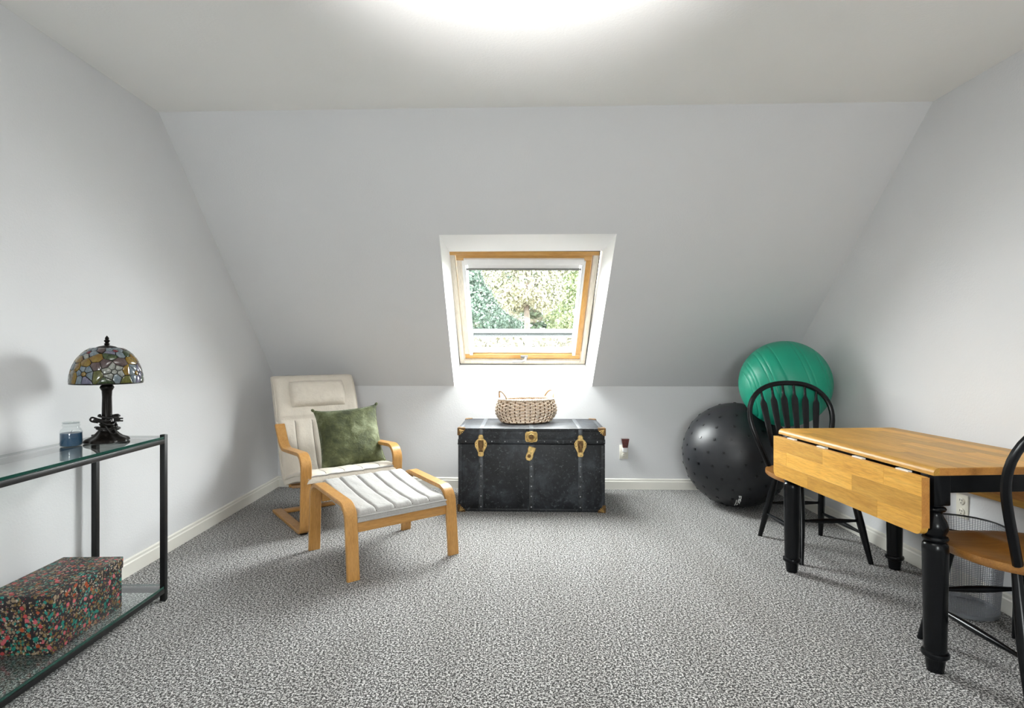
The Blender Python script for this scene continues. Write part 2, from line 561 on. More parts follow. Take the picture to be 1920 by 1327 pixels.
def m_pane(name, c0, c1, rough=.22):
    m, nt, bs = mat_new(name)
    v = coords(nt, (1, 1, .5), (0, R(30), 0))
    n = noise_tex(nt, v, 38, 4, .6, 2.5)
    nt.links.new(ramp(nt, n.outputs['Fac'], [(.35, c0), (.65, c1)]), bs.inputs['Base Color'])
    bs.inputs['Roughness'].default_value = rough
    bs.inputs['Coat Weight'].default_value = .5; bs.inputs['Coat Roughness'].default_value = .08
    return m
M['p_blue'] = m_pane('opal_blue_glass', (0.082, 0.112, 0.136), (0.165, 0.193, 0.203))
M['p_white'] = m_pane('opal_white_glass', (0.154, 0.160, 0.136), (0.222, 0.227, 0.203))
M['p_lav'] = m_pane('lavender_glass', (0.082, 0.077, 0.130), (0.145, 0.145, 0.193))
M['p_red'] = m_pane('red_glass', (0.097, 0.007, 0.012), (0.154, 0.020, 0.024))
M['p_amber'] = m_pane('amber_glass', (0.121, 0.058, 0.005), (0.193, 0.130, 0.015))
M['p_olive'] = m_pane('olive_glass', (0.046, 0.050, 0.007), (0.100, 0.100, 0.019))
M['p_green'] = m_pane('green_glass', (0.014, 0.027, 0.007), (0.038, 0.061, 0.019))
M['p_mauve'] = m_pane('mauve_glass', (0.050, 0.029, 0.031), (0.089, 0.061, 0.054))
M['wicker'] = m_wood('wicker', (.50, .37, .26), (.62, .50, .39), (.72, .62, .52), 'z', .6, 1.0)
M['wicker_handle'] = m_plain('wicker_handle', (.30, .19, .105), .6, var=.15)
M['wicker_dark'] = m_plain('wicker_stake', (.13, .075, .035), .65, var=.2)
M['plug_red'] = m_plain('dark_red_glass', (.10, .015, .012), .15, var=.8, vscale=140, coat=.6)
M['handle_grey'] = m_plain('window_handle', (.30, .30, .30), .35)
M['pale_frame'] = m_wood('pale_pine', (.66, .58, .46), (.74, .67, .56), (.80, .74, .64), 'y', .4, .7)  # paler pine tone, for the frame and the left sash stile
M['blind'] = m_plain('white_blind', (.82, .81, .80), .5)

M['mesh'] = m_plain('grey_wire', (.24, .25, .27), .4, metal=.5)

def m_leaf(name, c0, c1):
    m, nt, bs = mat_new(name)
    g = node(nt, 'ShaderNodeNewGeometry')
    nt.links.new(ramp(nt, g.outputs['Random Per Island'], [(0, c0), (1, c1)]), bs.inputs['Base Color'])
    bs.inputs['Roughness'].default_value = .6
    bs.inputs['Subsurface Weight'].default_value = 0
    return m
M['bark'] = m_plain('bark', (.05, .04, .03), .9, var=.3, vscale=12, bmp=.5, bscale=40)
M['grass'] = m_plain('grass', (.05, .08, .02), .9, var=.3, vscale=3)
M['reflection_grey'] = m_plain('pale_grey_reflection', (.026, .030, .030), .7, var=.12, vscale=2.5)  # grey of the block that stands in for a glass reflection

# ================================================================== ROOM
ZC, ZK, SK = 2.435, 0.838, 0.031
YR = -2.6                                   # rear wall, behind the camera
XL = -1.905
def XR(z): return 2.155 + .033 * z
def yb(x): return 4.60 - SK * x
def yc(x): return 3.005 - SK * x

struct('floor', MB().prism([(XL - .12, YR - .12), (XR(0) + .12, YR - .12), (XR(0) + .12, 4.72), (XL - .12, 4.80)], lambda u, v, h: (u, v, h), -.1, 0), M['carpet'])
struct('ceiling', MB().prism([(XL - .1, YR - .1), (XR(ZC) + .1, YR - .1), (XR(ZC) + .1, yc(XR(ZC) + .1)), (XL - .1, yc(XL - .1))], lambda u, v, h: (u, v, h), ZC, ZC + .1), M['ceiling'])
def side_poly(x):
    return [(YR, 0), (yb(x), 0), (yb(x), ZK), (yc(x), ZC), (YR, ZC)]
struct('wall_left', MB().prism(side_poly(XL), lambda u, v, h: (XL - h, u, v), 0, .12), M['wall'])
struct('wall_right', MB().prism(side_poly(2.2), lambda u, v, h: (XR(v) + h, u, v), 0, .12), M['wall'])
xa, xb = XL - .1, 2.36
struct('wall_far', MB().add([(xa, yb(xa), 0), (xb, yb(xb), 0), (xb, yb(xb), ZK), (xa, yb(xa), ZK), (xa, yb(xa) + .1, 0), (xb, yb(xb) + .1, 0), (xb, yb(xb) + .1, ZK), (xa, yb(xa) + .1, ZK)],
    [(0, 1, 2, 3), (4, 7, 6, 5), (0, 4, 5, 1), (3, 2, 6, 7), (0, 3, 7, 4), (1, 5, 6, 2)]), M['wall'])
# sloped wall with the skylight opening
OX0, OX1, OT = -.432, .697, .646
def sl(x, t, o=0.0):
    return (x, yb(x) + (yc(x) - yb(x)) * t + o * .7, ZK + (ZC - ZK) * t + o * .714)
smb = MB()
def slope_panel(x0, x1, t0, t1):
    smb.add([sl(x0, t0), sl(x1, t0), sl(x1, t1), sl(x0, t1), sl(x0, t0, .05), sl(x1, t0, .05), sl(x1, t1, .05), sl(x0, t1, .05)],
            [(0, 1, 2, 3), (4, 7, 6, 5), (0, 4, 5, 1), (3, 2, 6, 7), (0, 3, 7, 4), (1, 5, 6, 2)])
slope_panel(xa, OX0, 0, 1.0); slope_panel(OX1, xb, 0, 1.0); slope_panel(OX0, OX1, OT, 1.0)
struct('wall_slope', smb, M['wall'])

# rear wall behind the camera with an unseen window added for fill light
RW = (-.45, .65, 1.0, 1.75)
rmb = MB()
rmb.box(XL - .1, RW[0], YR - .1, YR, 0, ZC); rmb.box(RW[1], XR(ZC) + .1, YR - .1, YR, 0, ZC)
rmb.box(RW[0], RW[1], YR - .1, YR, 0, RW[2]); rmb.box(RW[0], RW[1], YR - .1, YR, RW[3], ZC)
struct('wall_rear', rmb, M['wall'])
w2 = thing('fill_window', None, None, (0, YR - .05, 0)); w2['kind'] = 'structure'
fm = MB()
for (x0, x1, z0, z1) in ((RW[0], RW[1], RW[2], RW[2] + .05), (RW[0], RW[1], RW[3] - .05, RW[3]), (RW[0], RW[0] + .05, RW[2], RW[3]), (RW[1] - .05, RW[1], RW[2], RW[3]), (.075, .125, RW[2], RW[3])):
    fm.box(x0, x1, -.03, .03, z0, z1)
obj('fill_window_frame', fm, M['white'], w2)
obj('fill_window_pane', MB().box(RW[0] + .05, .075, -.004, .004, RW[2] + .05, RW[3] - .05), M['glass'], w2)
obj('fill_window_pane', MB().box(.125, RW[1] - .05, -.004, .004, RW[2] + .05, RW[3] - .05), M['glass'], w2)

# baseboards
BP = [(0, 0), (.014, 0), (.014, .062), (.010, .068), (.010, .080), (.004, .086), (0, .086)]
def base_run(name, p0, p1, nrm):
    p0 = Vector(p0); p1 = Vector(p1); nrm = Vector(nrm).normalized()
    mb = MB(); n = len(BP)
    for p in (p0, p1):
        mb.v += [tuple(p + nrm * a + Vector((0, 0, b))) for a, b in BP]
    mb.f += [(k, (k + 1) % n, n + (k + 1) % n, n + k) for k in range(n)] + [tuple(range(n))[::-1], tuple(range(n, 2 * n))]
    return struct(name, mb, M['baseboard'])
base_run('baseboard_left', (XL, YR, 0), (XL, yb(XL), 0), (1, 0, 0))
base_run('baseboard_right', (XR(.04), YR, 0), (XR(.04), yb(2.15), 0), (-1, 0, 0))
base_run('baseboard_far', (XL, yb(XL), 0), (XR(0), yb(2.15), 0), (-SK, -1, 0))

# ------------------------------------------------------------------ skylight
WW, WL = 1.06, 1.1755
ex = Vector((1, -SK, 0)).normalized()
ev = Vector((0, -.851, .811)).normalized()
ez = ex.cross(ev).normalized()              # into the room
WO = Vector((.132, 4.716, 1.004))
def wp(u, v, w=0.0): return WO + ex * u + ev * v + ez * w
rv = MB()
o4 = [Vector(sl(OX0, 0)), Vector(sl(OX1, 0)), Vector(sl(OX1, OT)), Vector(sl(OX0, OT))]
i4 = [wp(-WW / 2, 0, -.10), wp(WW / 2, 0, -.10), wp(WW / 2, WL, -.10), wp(-WW / 2, WL, -.10)]
i4b = [wp(-WW / 2, 0), wp(WW / 2, 0), wp(WW / 2, WL), wp(-WW / 2, WL)]
rv.add(o4 + i4b + i4, [(k, (k + 1) % 4, 4 + (k + 1) % 4, 4 + k) for k in range(4)] + [(4 + k, 4 + (k + 1) % 4, 8 + (k + 1) % 4, 8 + k) for k in range(4)])
struct('trim_1', rv, M['reveal'])

w1 = bpy.data.objects.new('window_1', None); col.objects.link(w1)
w1['kind'] = 'structure'
mw = Matrix((ex, ev, ez)).transposed().to_4x4(); mw.translation = WO
w1.matrix_world = mw
H = WW / 2
FB = .045
def bar(name, m, x0, x1, y0, y1, z0, z1, par=w1, c=.003):
    return obj(name, MB().box(x0, x1, y0, y1, z0, z1, c), M[m], par, 40)
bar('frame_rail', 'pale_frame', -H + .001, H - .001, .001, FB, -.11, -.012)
bar('frame_rail', 'pine', -H + .001, H - .001, WL - FB, WL - .001, -.11, -.012)
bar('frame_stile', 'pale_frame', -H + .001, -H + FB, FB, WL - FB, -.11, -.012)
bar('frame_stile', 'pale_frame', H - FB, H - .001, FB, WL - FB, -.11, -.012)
g = .006
S0, S1 = FB + g, WL - FB - g
SX = H - FB - g
SB = .052
sash = bpy.data.objects.new('sash', None); col.objects.link(sash); sash.parent = w1
bar('sash_rail', 'pine', -SX, SX, S0, S0 + SB, -.10, -.03, sash)
bar('sash_rail', 'pine', -SX, SX, S1 - SB, S1, -.10, -.03, sash)
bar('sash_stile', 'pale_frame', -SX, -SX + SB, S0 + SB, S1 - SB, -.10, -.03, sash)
bar('sash_stile', 'pine_v', SX - SB, SX, S0 + SB, S1 - SB, -.10, -.03, sash)
gx, gy0, gy1 = SX - SB, S0 + SB, S1 - SB
# dark strips painting the shadow gap between frame and reveal, white blind channels on the stiles
for (x0, x1, y0, y1) in ((-H + .0005, -H + .006, .001, WL - .001), (H - .006, H - .0005, .001, WL - .001), (-H, H, .0005, .006), (-H, H, WL - .008, WL - .0005)):
    bar('shadow_gap_strip', 'slot', x0, x1, y0, y1, -.013, -.009, w1, 0)
bar('blind_channel', 'white', -gx - .012, -gx + .014, gy0 - .004, gy1, -.045, -.022)
bar('blind_channel', 'white', gx - .014, gx + .012, gy0 - .004, gy1, -.045, -.022)
# white glazing beads round the glass
bar('glazing_bead', 'white', -gx, -gx + .022, gy0, gy1, -.085, -.045, sash)
bar('glazing_bead', 'white', gx - .022, gx, gy0, gy1, -.085, -.045, sash)
bar('glazing_bead', 'white', -gx + .022, gx - .022, gy0, gy0 + .03, -.085, -.045, sash)
bar('glass_pane', 'glass', -gx + .002, gx - .002, gy0 + .002, gy1 - .002, -.074, -.068, sash, 0)
# rolled-up blind under the top rail
bl = bpy.data.objects.new('roller_blind', None); col.objects.link(bl); bl.parent = w1
bar('blind_cassette', 'blind', -gx + .001, gx - .001, gy1 - .03, gy1 + .022, -.058, -.012, bl, .006)
bar('blind_fabric', 'blind', -gx + .028, gx - .028, gy1 - .078, gy1 - .03, -.046, -.042, bl, 0)
bar('blind_bar', 'grey_bar', -gx + .012, gx - .012, gy1 - .094, gy1 - .078, -.050, -.036, bl, .003)
for sx in (-1, 1):
    bar('bar_end', 'slot', min(sx * (gx - .012), sx * (gx - .004)), max(sx * (gx - .012), sx * (gx - .004)), gy1 - .097, gy1 - .075, -.052, -.034, bl, .002)
# handle on the bottom rail
hd = bpy.data.objects.new('window_handle', None); col.objects.link(hd); hd.parent = w1
obj('handle_plate', MB().box(-.015, .045, S0 + .012, S0 + .045, -.032, -.020, .004), M['handle_grey'], hd, 40)
obj('handle_lever', MB().tube([(.028, S0 + .028, -.02), (.024, S0 + .018, .0), (.0, S0 + .004, .006), (-.085, S0 - .002, .006)], [.009, .011, .011, .010], 10), M['handle_grey'], hd, 50)
obj('hinge_screw', MB().lathe([(.006, -.012), (.006, -.006), (.003, -.004)], 10, Matrix.Translation((-H + FB + .004, .04, 0))), M['steel'], w1, 40)
obj('hinge_screw', MB().lathe([(.006, -.012), (.006, -.006), (.003, -.004)], 10, Matrix.Translation((H - FB - .004, .04, 0))), M['steel'], w1, 40)

# ------------------------------------------------------------------ power sockets
def socket(name, label, loc, rz):
    t = thing(name, label, 'outlet', loc, rz)
    obj('cover_plate', MB().box(-.035, .035, -.006, 0, -.057, .057, .003), M['almond'], t, 40)
    for dz in (-.025, .025):
        rp = obj('receptacle', MB().lathe([(.0165, 0), (.0165, .003), (.015, .004)], 20, Matrix.Translation((0, -.006, dz)) @ Matrix.Rotation(R(90), 4, 'X')), M['almond'], t, 40)
        for sx in (-.006, .006):
            obj('slot', MB().box(sx - .0012, sx + .0012, -.0108, -.0095, dz + .001, dz + .010), M['slot'], rp)
        obj('slot', MB().lathe([(.0025, 0), (.0025, .001)], 10, Matrix.Translation((0, -.0098, dz - .008)) @ Matrix.Rotation(R(90), 4, 'X')), M['slot'], rp)
    return t
sx_ = .955
socket('power_outlet', 'almond duplex outlet on the far low wall right of the black trunk', (sx_, yb(sx_), .303), math.atan(-SK))
socket('power_outlet', 'almond duplex outlet on the right wall under the drop-leaf table', (XR(.39), 2.66, .39), R(-90))
t = thing('plug_in_air_freshener', 'dark red glass air freshener plugged into the far wall outlet', 'air freshener', (sx_ + .004, yb(sx_) - .011, .325), math.atan(-SK))
obj('plug_body', MB().box(-.019, .019, -.034, 0, -.018, .020, .005), M['white'], t, 40)
obj('glass_bottle', MB().add([(-.020, -.04, .020), (.020, -.04, .020), (.020, -.005, .020), (-.020, -.005, .020), (-.031, -.046, .092), (.031, -.046, .092), (.031, -.004, .092), (-.031, -.004, .092)],
    [(0, 3, 2, 1), (4, 5, 6, 7), (0, 1, 5, 4), (1, 2, 6, 5), (2, 3, 7, 6), (3, 0, 4, 7)]), M['plug_red'], t)
# ================================================================== TRUNK
TW, TD, TH, TS = 1.02, .55, .583, .475      # width, depth, height, lid split
trunk = thing('steamer_chest', 'large scuffed black steamer trunk with brass latches against the far wall', 'trunk', (.181, 4.196, 0), math.atan(-SK))
hx, hy = TW / 2, TD / 2
body = obj('trunk_body', MB().box(-hx, hx, -hy, hy, .004, TS - .002, .006), M['trunk'], trunk, 40)
lid = obj('trunk_lid', MB().box(-hx - .002, hx + .002, -hy - .002, hy + .002, TS + .001, TH, .007), M['trunk'], trunk, 40)
obj('lid_band', MB().box(-hx - .005, hx + .005, -hy - .005, hy + .005, TS + .002, TS + .034, .003), M['trunk'], lid, 40)
def rivet_mesh(r=.0045, h=.0035):
    mb = MB().lathe([(r, 0), (r * .85, h * .6), (r * .4, h), (0, h)], 10, Matrix.Rotation(R(90), 4, 'X'))
    return mb
rv0 = None
def rivet(x, y, z, par, rz=0, mat='steel'):
    global rv0
    if rv0 is None:
        rv0 = obj('rivet', rivet_mesh(), M[mat], par, 50); o = rv0
    else:
        o = bpy.data.objects.new('rivet', rv0.data); col.objects.link(o); o.parent = par
    o.location = (x, y, z); o.rotation_euler = (0, 0, rz)
    return o
for k in range(11):
    x = -.46 + k * .092
    if min(abs(x + .353), abs(x - .342), abs(x)) > .05:
        rivet(x, -hy - .005, TS + .018, lid)
for x in (-.353, 0.0, .342):
    st = obj('strap', MB().box(x - .015, x + .015, -hy - .003, -hy + .004, .008, TS - .008, .001), M['trunk_strap'], trunk, 40)
    for z in (.035, .11, .18, .25, .32, .39):
        rivet(x, -hy - .003, z, st)
    obj('strap', MB().box(x - .015, x + .015, -hy - .005, -hy + .004, TS + .036, TH - .004, .001).box(x - .015, x + .015, -hy + .001, hy - .001, TH - .004, TH + .0025, .001), M['trunk_strap'], lid, 40)
# metal edging
em = MB()
for sx in (-1, 1):
    em.box(min(sx * hx, sx * (hx - .02)) - .003, max(sx * hx, sx * (hx - .02)) + .003, -hy - .003, -hy + .02, .006, TS - .004, .002)
em.box(-hx - .003, hx + .003, -hy - .003, -hy + .02, .003, .022, .002)
obj('edge_trim', em, M['trunk'], body, 40)
em = MB()
em.box(-hx - .004, hx + .004, -hy - .0045, -hy + .02, TH - .02, TH + .0015, .002)
em.box(-hx - .004, hx + .004, hy - .02, hy + .0045, TH - .02, TH + .0015, .002)
for sx in (-1, 1):
    em.box(min(sx * hx, sx * (hx - .02)) - .004, max(sx * hx, sx * (hx - .02)) + .004, -hy - .004, hy + .004, TH - .02, TH + .0012, .002)
obj('edge_trim', em, M['trunk'], lid, 40)
# brass corner caps, lobed
def corner(sx, sy, top, par):
    mb = MB()
    z = TH if top else 0.0
    s = -1 if top else 1
    def pl(to3):
        pts = [(0, 0), (.052, 0), (.050, .018), (.037, .023), (.032, .032), (.023, .037), (.018, .050), (0, .052)]
        mb.prism(pts, to3, 0, .0045, .001)
    e = .0045
    pl(lambda u, v, h: (sx * (hx - u + e), sy * (hy + e + h), z + s * (v - (e if top else 0))))
    pl(lambda u, v, h: (sx * (hx + e + h), sy * (hy - u + e), z + s * (v - (e if top else 0))))
    if top: pl(lambda u, v, h: (sx * (hx - u + e), sy * (hy - v + e), z + .002 + h))
    mb2 = MB()
    for k in range(3):
        a = R(20 + 25 * k)
        mb2.tube([(sx * (hx - .006), sy * (hy + .0095), z + s * .006), (sx * (hx - .006 - .033 * math.cos(a)), sy * (hy + .0095), z + s * (.006 + .033 * math.sin(a)))], [.0028, .004], 8)
    o = obj('corner_cap', mb, M['brass_dark'] if not top else M['brass_dark'], par, 40)
    obj('corner_rib', mb2, M['brass'], o, 40)
for sx in (-1, 1):
    for sy in (-1, 1):
        corner(sx, sy, True, lid); corner(sx, sy, False, body)
# latches
def front(x, z): return lambda u, v, h: (x + u, -hy - .006 - h, z + v)
def latch(x):
    z = .462
    pts = [(-.018, .068), (-.010, .078), (.010, .078), (.018, .068), (.019, .05), (.034, .038), (.043, .02), (.041, -.004), (.028, -.03), (.020, -.045), (.020, -.066), (.012, -.074), (-.012, -.074), (-.020, -.066), (-.020, -.045), (-.028, -.03), (-.041, -.004), (-.043, .02), (-.034, .038), (-.019, .05)]
    l = obj('latch', MB().prism(pts, front(x, z), 0, .006, .0015), M['brass'], trunk, 40)
    obj('latch_well', MB().prism([(-.018, .040), (.018, .040), (.021, .015), (.014, -.042), (-.014, -.042), (-.021, .015)], front(x, z), .005, .0075, .001), M['brass_dark'], l, 40)
    obj('latch_lever', MB().prism([(-.010, .03), (.010, .03), (.012, .012), (.008, -.034), (-.008, -.034), (-.012, .012)], front(x, z), .007, .017, .003), M['brass_dark'], l, 40)
    obj('latch_bail', MB().tube([(x + u, -hy - .018, z + v) for u, v in ((-.011, -.012), (-.012, -.028), (.012, -.028), (.011, -.012))], .0028, 8), M['brass'], l, 40)
    obj('latch_tongue', MB().prism([(-.016, .050), (.016, .050), (.017, .068), (.009, .076), (-.009, .076), (-.017, .068)], front(x, z), .006, .010, .002), M['brass'], l, 40)
    for u, v in ((-.033, .02), (.033, .02), (-.03, 0), (.03, 0)):
        obj('latch_screw', MB().lathe([(.0035, 0), (.0035, .001), (0, .002)], 8, Matrix.Translation((x + u, -hy - .012, z + v)) @ Matrix.Rotation(R(90), 4, 'X')), M['brass_dark'], l, 40)
latch(-.353); latch(.342)
# lock rosette and hanging hasp
lk = obj('lock_plate', MB().prism([(-.043, .024), (-.034, .036), (.034, .036), (.043, .024), (.043, -.024), (.034, -.036), (-.034, -.036), (-.043, -.024)], front(0, .527), 0, .004, .001), M['brass'], trunk, 40)
Tl = Matrix.Translation((0, -hy - .010, .527)) @ Matrix.Rotation(R(90), 4, 'X')
obj('lock_ring', MB().lathe([(.040, 0), (.039, .006), (.033, .008), (.030, .004), (.027, .004), (.025, .009), (.020, .010), (.018, .004), (.0, .004)], 32, Tl), M['brass'], lk, 35)
obj('lock_core', MB().lathe([(.017, .004), (.015, .008), (.008, .010), (0, .010)], 20, Tl), M['brass_dark'], lk, 40)
hs = MB()
pts = [(-.026, .052), (.026, .052), (.027, .030), (.022, .012), (.026, -.012), (.024, -.034), (.012, -.048), (-.012, -.048), (-.024, -.034), (-.026, -.012), (-.022, .012), (-.027, .030)]
ca, sa = math.cos(R(-18)), math.sin(R(-18))
hs.prism([(u * ca - v * sa, u * sa + v * ca) for u, v in pts], front(-.008, .408), .002, .012, .003)
ho = obj('hasp', hs, M['brass'], trunk, 40)
obj('hasp_keyhole', MB().lathe([(.013, 0), (.011, .002), (0, .002)], 16, Matrix.Translation((-.015, -hy - .018, .395)) @ Matrix.Rotation(R(90), 4, 'X')), M['brass_dark'], ho, 40)
for sx in (-1, 1):
    hm = MB().tube([(sx * (hx + .004), -.10, .44), (sx * (hx + .02), -.09, .445), (sx * (hx + .026), 0, .44), (sx * (hx + .02), .09, .445), (sx * (hx + .004), .10, .44)], [.008, .010, .011, .010, .008], 10)
    obj('carry_handle', hm, M['trunk_strap'], trunk, 40)

# ================================================================== WICKER BASKET
bk = thing('wicker_basket', 'oval woven wicker basket with two loop handles on the black trunk', 'basket', (.150, 4.262, TH + .0035), R(22))
BA, BB, BH = .235, .165, .172
def bprof(t): return .80 + .20 * math.sin(min(1, t / .52) * PI / 2) - (.085 * ((t - .52) / .48) ** 2 if t > .52 else 0)
NS = 36
wv = MB(); rows = 13
for r_ in range(rows):
    t = (r_ + .5) / rows
    k = bprof(t)
    pts = []
    NP = NS * 4
    for i in range(NP):
        a = 2 * PI * i / NP
        w = .0078 * math.cos(a * NS / 2 + (PI if r_ % 2 else 0))
        pts.append(((BA * k + w) * math.cos(a), (BB * k + w) * math.sin(a), .006 + t * (BH - .012) + .0012 * math.sin(a * NS / 2)))
    wv.tube(pts, .0060, 6, closed=True)
tag(obj('weave', wv, M['wicker'], bk, 60), kind='stuff')
sm = MB()
for i in range(NS):
    a = 2 * PI * (i + .0) / NS
    sm.tube([(BA * bprof(t) * math.cos(a), BB * bprof(t) * math.sin(a), .004 + t * BH) for t in (0, .2, .4, .6, .8, 1)], .0042, 5)
tag(obj('stakes', sm, M['wicker_dark'], bk, 60), kind='stuff')
rm = MB()
for ph in (0, 2 * PI / 3, 4 * PI / 3):
    pts = []
    for i in range(180):
        a = 2 * PI * i / 180
        q = a * 22 + ph
        k = bprof(1)
        pts.append(((BA * k + .006 * math.cos(q)) * math.cos(a), (BB * k + .006 * math.cos(q)) * math.sin(a), BH + .003 + .006 * math.sin(q)))
    rm.tube(pts, .0052, 6, closed=True)
obj('rim_braid', rm, M['wicker'], bk, 60)
obj('basket_floor', MB().lathe([(0.0, .001), (.78, .001), (.80, .006), (.0, .008)], 40, Matrix.Diagonal((BA, BB, 1, 1))), M['wicker_dark'], bk, 40)
for sx in (-1, 1):
    pts = [(sx * (BA * .90 * math.sqrt(max(0, 1 - (y / BB) ** 2)) * 1.0), y, z) for y, z in ((-.082, .085), (-.080, .13), (-.074, .18), (-.055, .215), (-.025, .236), (0, .240), (.025, .236), (.055, .215), (.074, .18), (.080, .13), (.082, .085))]
    obj('handle', MB().tube([tuple(p) for p in spline(pts, 30)], .0066, 8), M['wicker_handle'], bk, 60)

# ================================================================== EXERCISE BALLS
BRD = .3734
bb = thing('exercise_ball', 'large black rubber exercise ball with small raised dots on the carpet', 'exercise ball', (1.672, 4.088, 0))
prof = [(BRD * math.cos(R(-90 + 180 * i / 72)), BRD * math.sin(R(-90 + 180 * i / 72))) for i in range(73)]
prof[0] = (0, -BRD); prof[-1] = (0, BRD)
TB = Matrix.Translation((0, 0, BRD)) @ Matrix.Rotation(R(-14), 4, 'Y') @ Matrix.Rotation(R(10), 4, 'X')
obj('ball_shell', MB().lathe(prof, 96, TB), M['ball_black'], bb, 80)
nm = MB()
for la in range(-58, 74, 14):
    n_ = max(6, int(22 * math.cos(R(la))))
    for k in range(n_):
        a = 2 * PI * (k + (.5 if (la // 14) % 2 else 0)) / n_
        d = Vector((math.cos(R(la)) * math.cos(a), math.cos(R(la)) * math.sin(a), math.sin(R(la))))
        Mx = TB @ d.to_track_quat('Z', 'Y').to_matrix().to_4x4()
        Mx.translation = TB @ (d * (BRD - .001))
        nm.box(-.0075, .0075, -.0075, .0075, 0, .0045, 0, Mx)
tag(obj('grip_dots', nm, M['nub'], bb), kind='stuff')
# small white wordmark near the bottom (column of stroke marks and a bar)
wm = MB()
Cb = Vector((1.672, 4.088, BRD))
def on_ball(px, py):
    d = at(px, py, 1) - Vector((0, 0, EYE)); o = Vector((0, 0, EYE)) - Cb
    A = d.dot(d); B = 2 * d.dot(o); C_ = o.dot(o) - (BRD + .0012) ** 2
    q = B * B - 4 * A * C_
    if q < 0: return None
    p = Vector((0, 0, EYE)) + d * ((-B - math.sqrt(q)) / (2 * A))
    return p - Vector((1.672, 4.088, 0))
def stroke(pts, w):
    P = [on_ball(*p) for p in pts]
    if all(p is not None for p in P): wm.tube(P, w, 5)
for (a, b) in (((1385.2, 930.2), (1390, 930.4)), ((1385.6, 932.4), (1388, 932.6)), ((1390, 930.4), (1389.6, 934.5)), ((1385, 935.5), (1389, 936)), ((1388.8, 936.4), (1388.2, 940)), ((1384.6, 938), (1388.4, 938.4)), ((1384, 941), (1387.6, 941.4)), ((1384.4, 937), (1383.6, 942)), ((1386.8, 941.5), (1386.2, 944)), ((1382.8, 944.4), (1381.2, 946.5)), ((1380.9, 937.5), (1380, 942)), ((1380, 942), (1377.6, 947))):
    stroke([a, b], .0030)
obj('wordmark', wm, M['white'], bb)

GR = .286
gb = thing('exercise_ball', 'green ridged exercise ball wedged above the black ball behind the chair', 'exercise ball', (1.862, 3.754, .908 - GR))
ridges = [-55, -47, -42, -28, -22, -8, 17, 24, 45, 58]
marks = sorted(set([-90 + i * 3 for i in range(61)]))
prof = []
pts_l = [(l, 0) for l in marks if all(abs(l - q) > 1.2 for q in ridges)]
for q in ridges: pts_l += [(q - .45, 0), (q - .15, -.0015), (q + .15, -.0015), (q + .45, 0)]
for l, h in sorted(pts_l):
    r = GR + h
    prof.append((r * math.cos(R(l)) if abs(l) < 90 else 0.0, r * math.sin(R(l))))
TG = Matrix.Translation((0, 0, GR)) @ Vector((.93, -.20, .30)).to_track_quat('Z', 'Y').to_matrix().to_4x4()
obj('ball_shell', MB().lathe(prof, 96, TG), M['ball_green'], gb, 80)
obj('valve_plug', MB().lathe([(.012, GR - .002), (.012, GR + .001), (.006, GR + .002), (0, GR + .002)], 16, TG), M['white'], gb, 40)

# ================================================================== DROP-LEAF TABLE
TZ = .725
tb = thing('drop_leaf_table', 'drop-leaf table with golden butcher-block top and black turned legs', 'table', (1.762, 2.440, 0), R(3.5))
LX, LY, TT = .32, .49, .027
def staves(par, x0, x1, y0, y1, nrow, to3, h0, h1, outline, lens, seed):
    rr = random.Random(seed)
    for i in range(nrow):
        a = x0 + (x1 - x0) * i / nrow; b = x0 + (x1 - x0) * (i + 1) / nrow
        y = y0 - rr.uniform(0, lens * .6)
        while y < y1:
            e = y + lens * rr.uniform(.7, 1.25)
            if y1 - e < lens * .25: e = y1
            poly = clip_rect(outline, a + .0002, b - .0002, max(y, y0) + .0002, min(e, y1) - .0002)
            if poly:
                obj('stave', MB().prism(poly, to3, h0, h1, .0005), M['stave'], par)
            y = e
top = obj('table_top', MB().box(-LX + .02, LX - .02, -LY + .004, LY - .004, TZ - TT, TZ - TT + .008), M['stave_edge'], tb)
rc = .02
def rounded(x0, x1, y0, y1, r, n=5, which=(1, 1, 1, 1)):
    out = []
    for (cx, cy, a0, w) in ((x1 - r, y0 + r, -90, which[0]), (x1 - r, y1 - r, 0, which[1]), (x0 + r, y1 - r, 90, which[2]), (x0 + r, y0 + r, 180, which[3])):
        if w:
            for k in range(n + 1):
                a = R(a0 + 90 * k / n); out.append((cx + r * math.cos(a), cy + r * math.sin(a)))
        else:
            out.append((cx + (r if cx > (x0 + x1) / 2 else -r), cy + (r if cy > (y0 + y1) / 2 else -r)))
    return out
flat = lambda u, v, h: (u, v, h)
staves(top, -LX + .022, LX - .022, -LY + .0005, LY - .0005, 9, flat, TZ - TT + .008, TZ, rounded(-LX + .022, LX - .022, -LY, LY, .001), .42, 11)
# end edges below the staves and rounded long edges (rule joint)
for sy in (-1, 1):
    obj('end_edge', MB().box(-LX + .022, LX - .022, min(sy * (LY + .0015), sy * (LY - .004)), max(sy * (LY + .0015), sy * (LY - .004)), TZ - TT, TZ - .0015, .0008), M['stave_edge'], top)
for sx in (-1, 1):
    prof = [(0, 0)] + [(.022 * math.sin(R(a)), -.020 + .020 * math.cos(R(a))) for a in range(0, 91, 15)][1:] + [(.022, -TT), (0, -TT)]
    mb = MB(); n = len(prof)
    for y in (-LY, LY):
        mb.v += [(sx * (LX - .022 + a), y, TZ + b) for a, b in prof]
    mb.f += [(k, (k + 1) % n, n + (k + 1) % n, n + k) for k in range(n)] + [tuple(range(n))[::-1], tuple(range(n, 2 * n))]
    obj('edge_moulding', mb, M['stave'], top, 50)
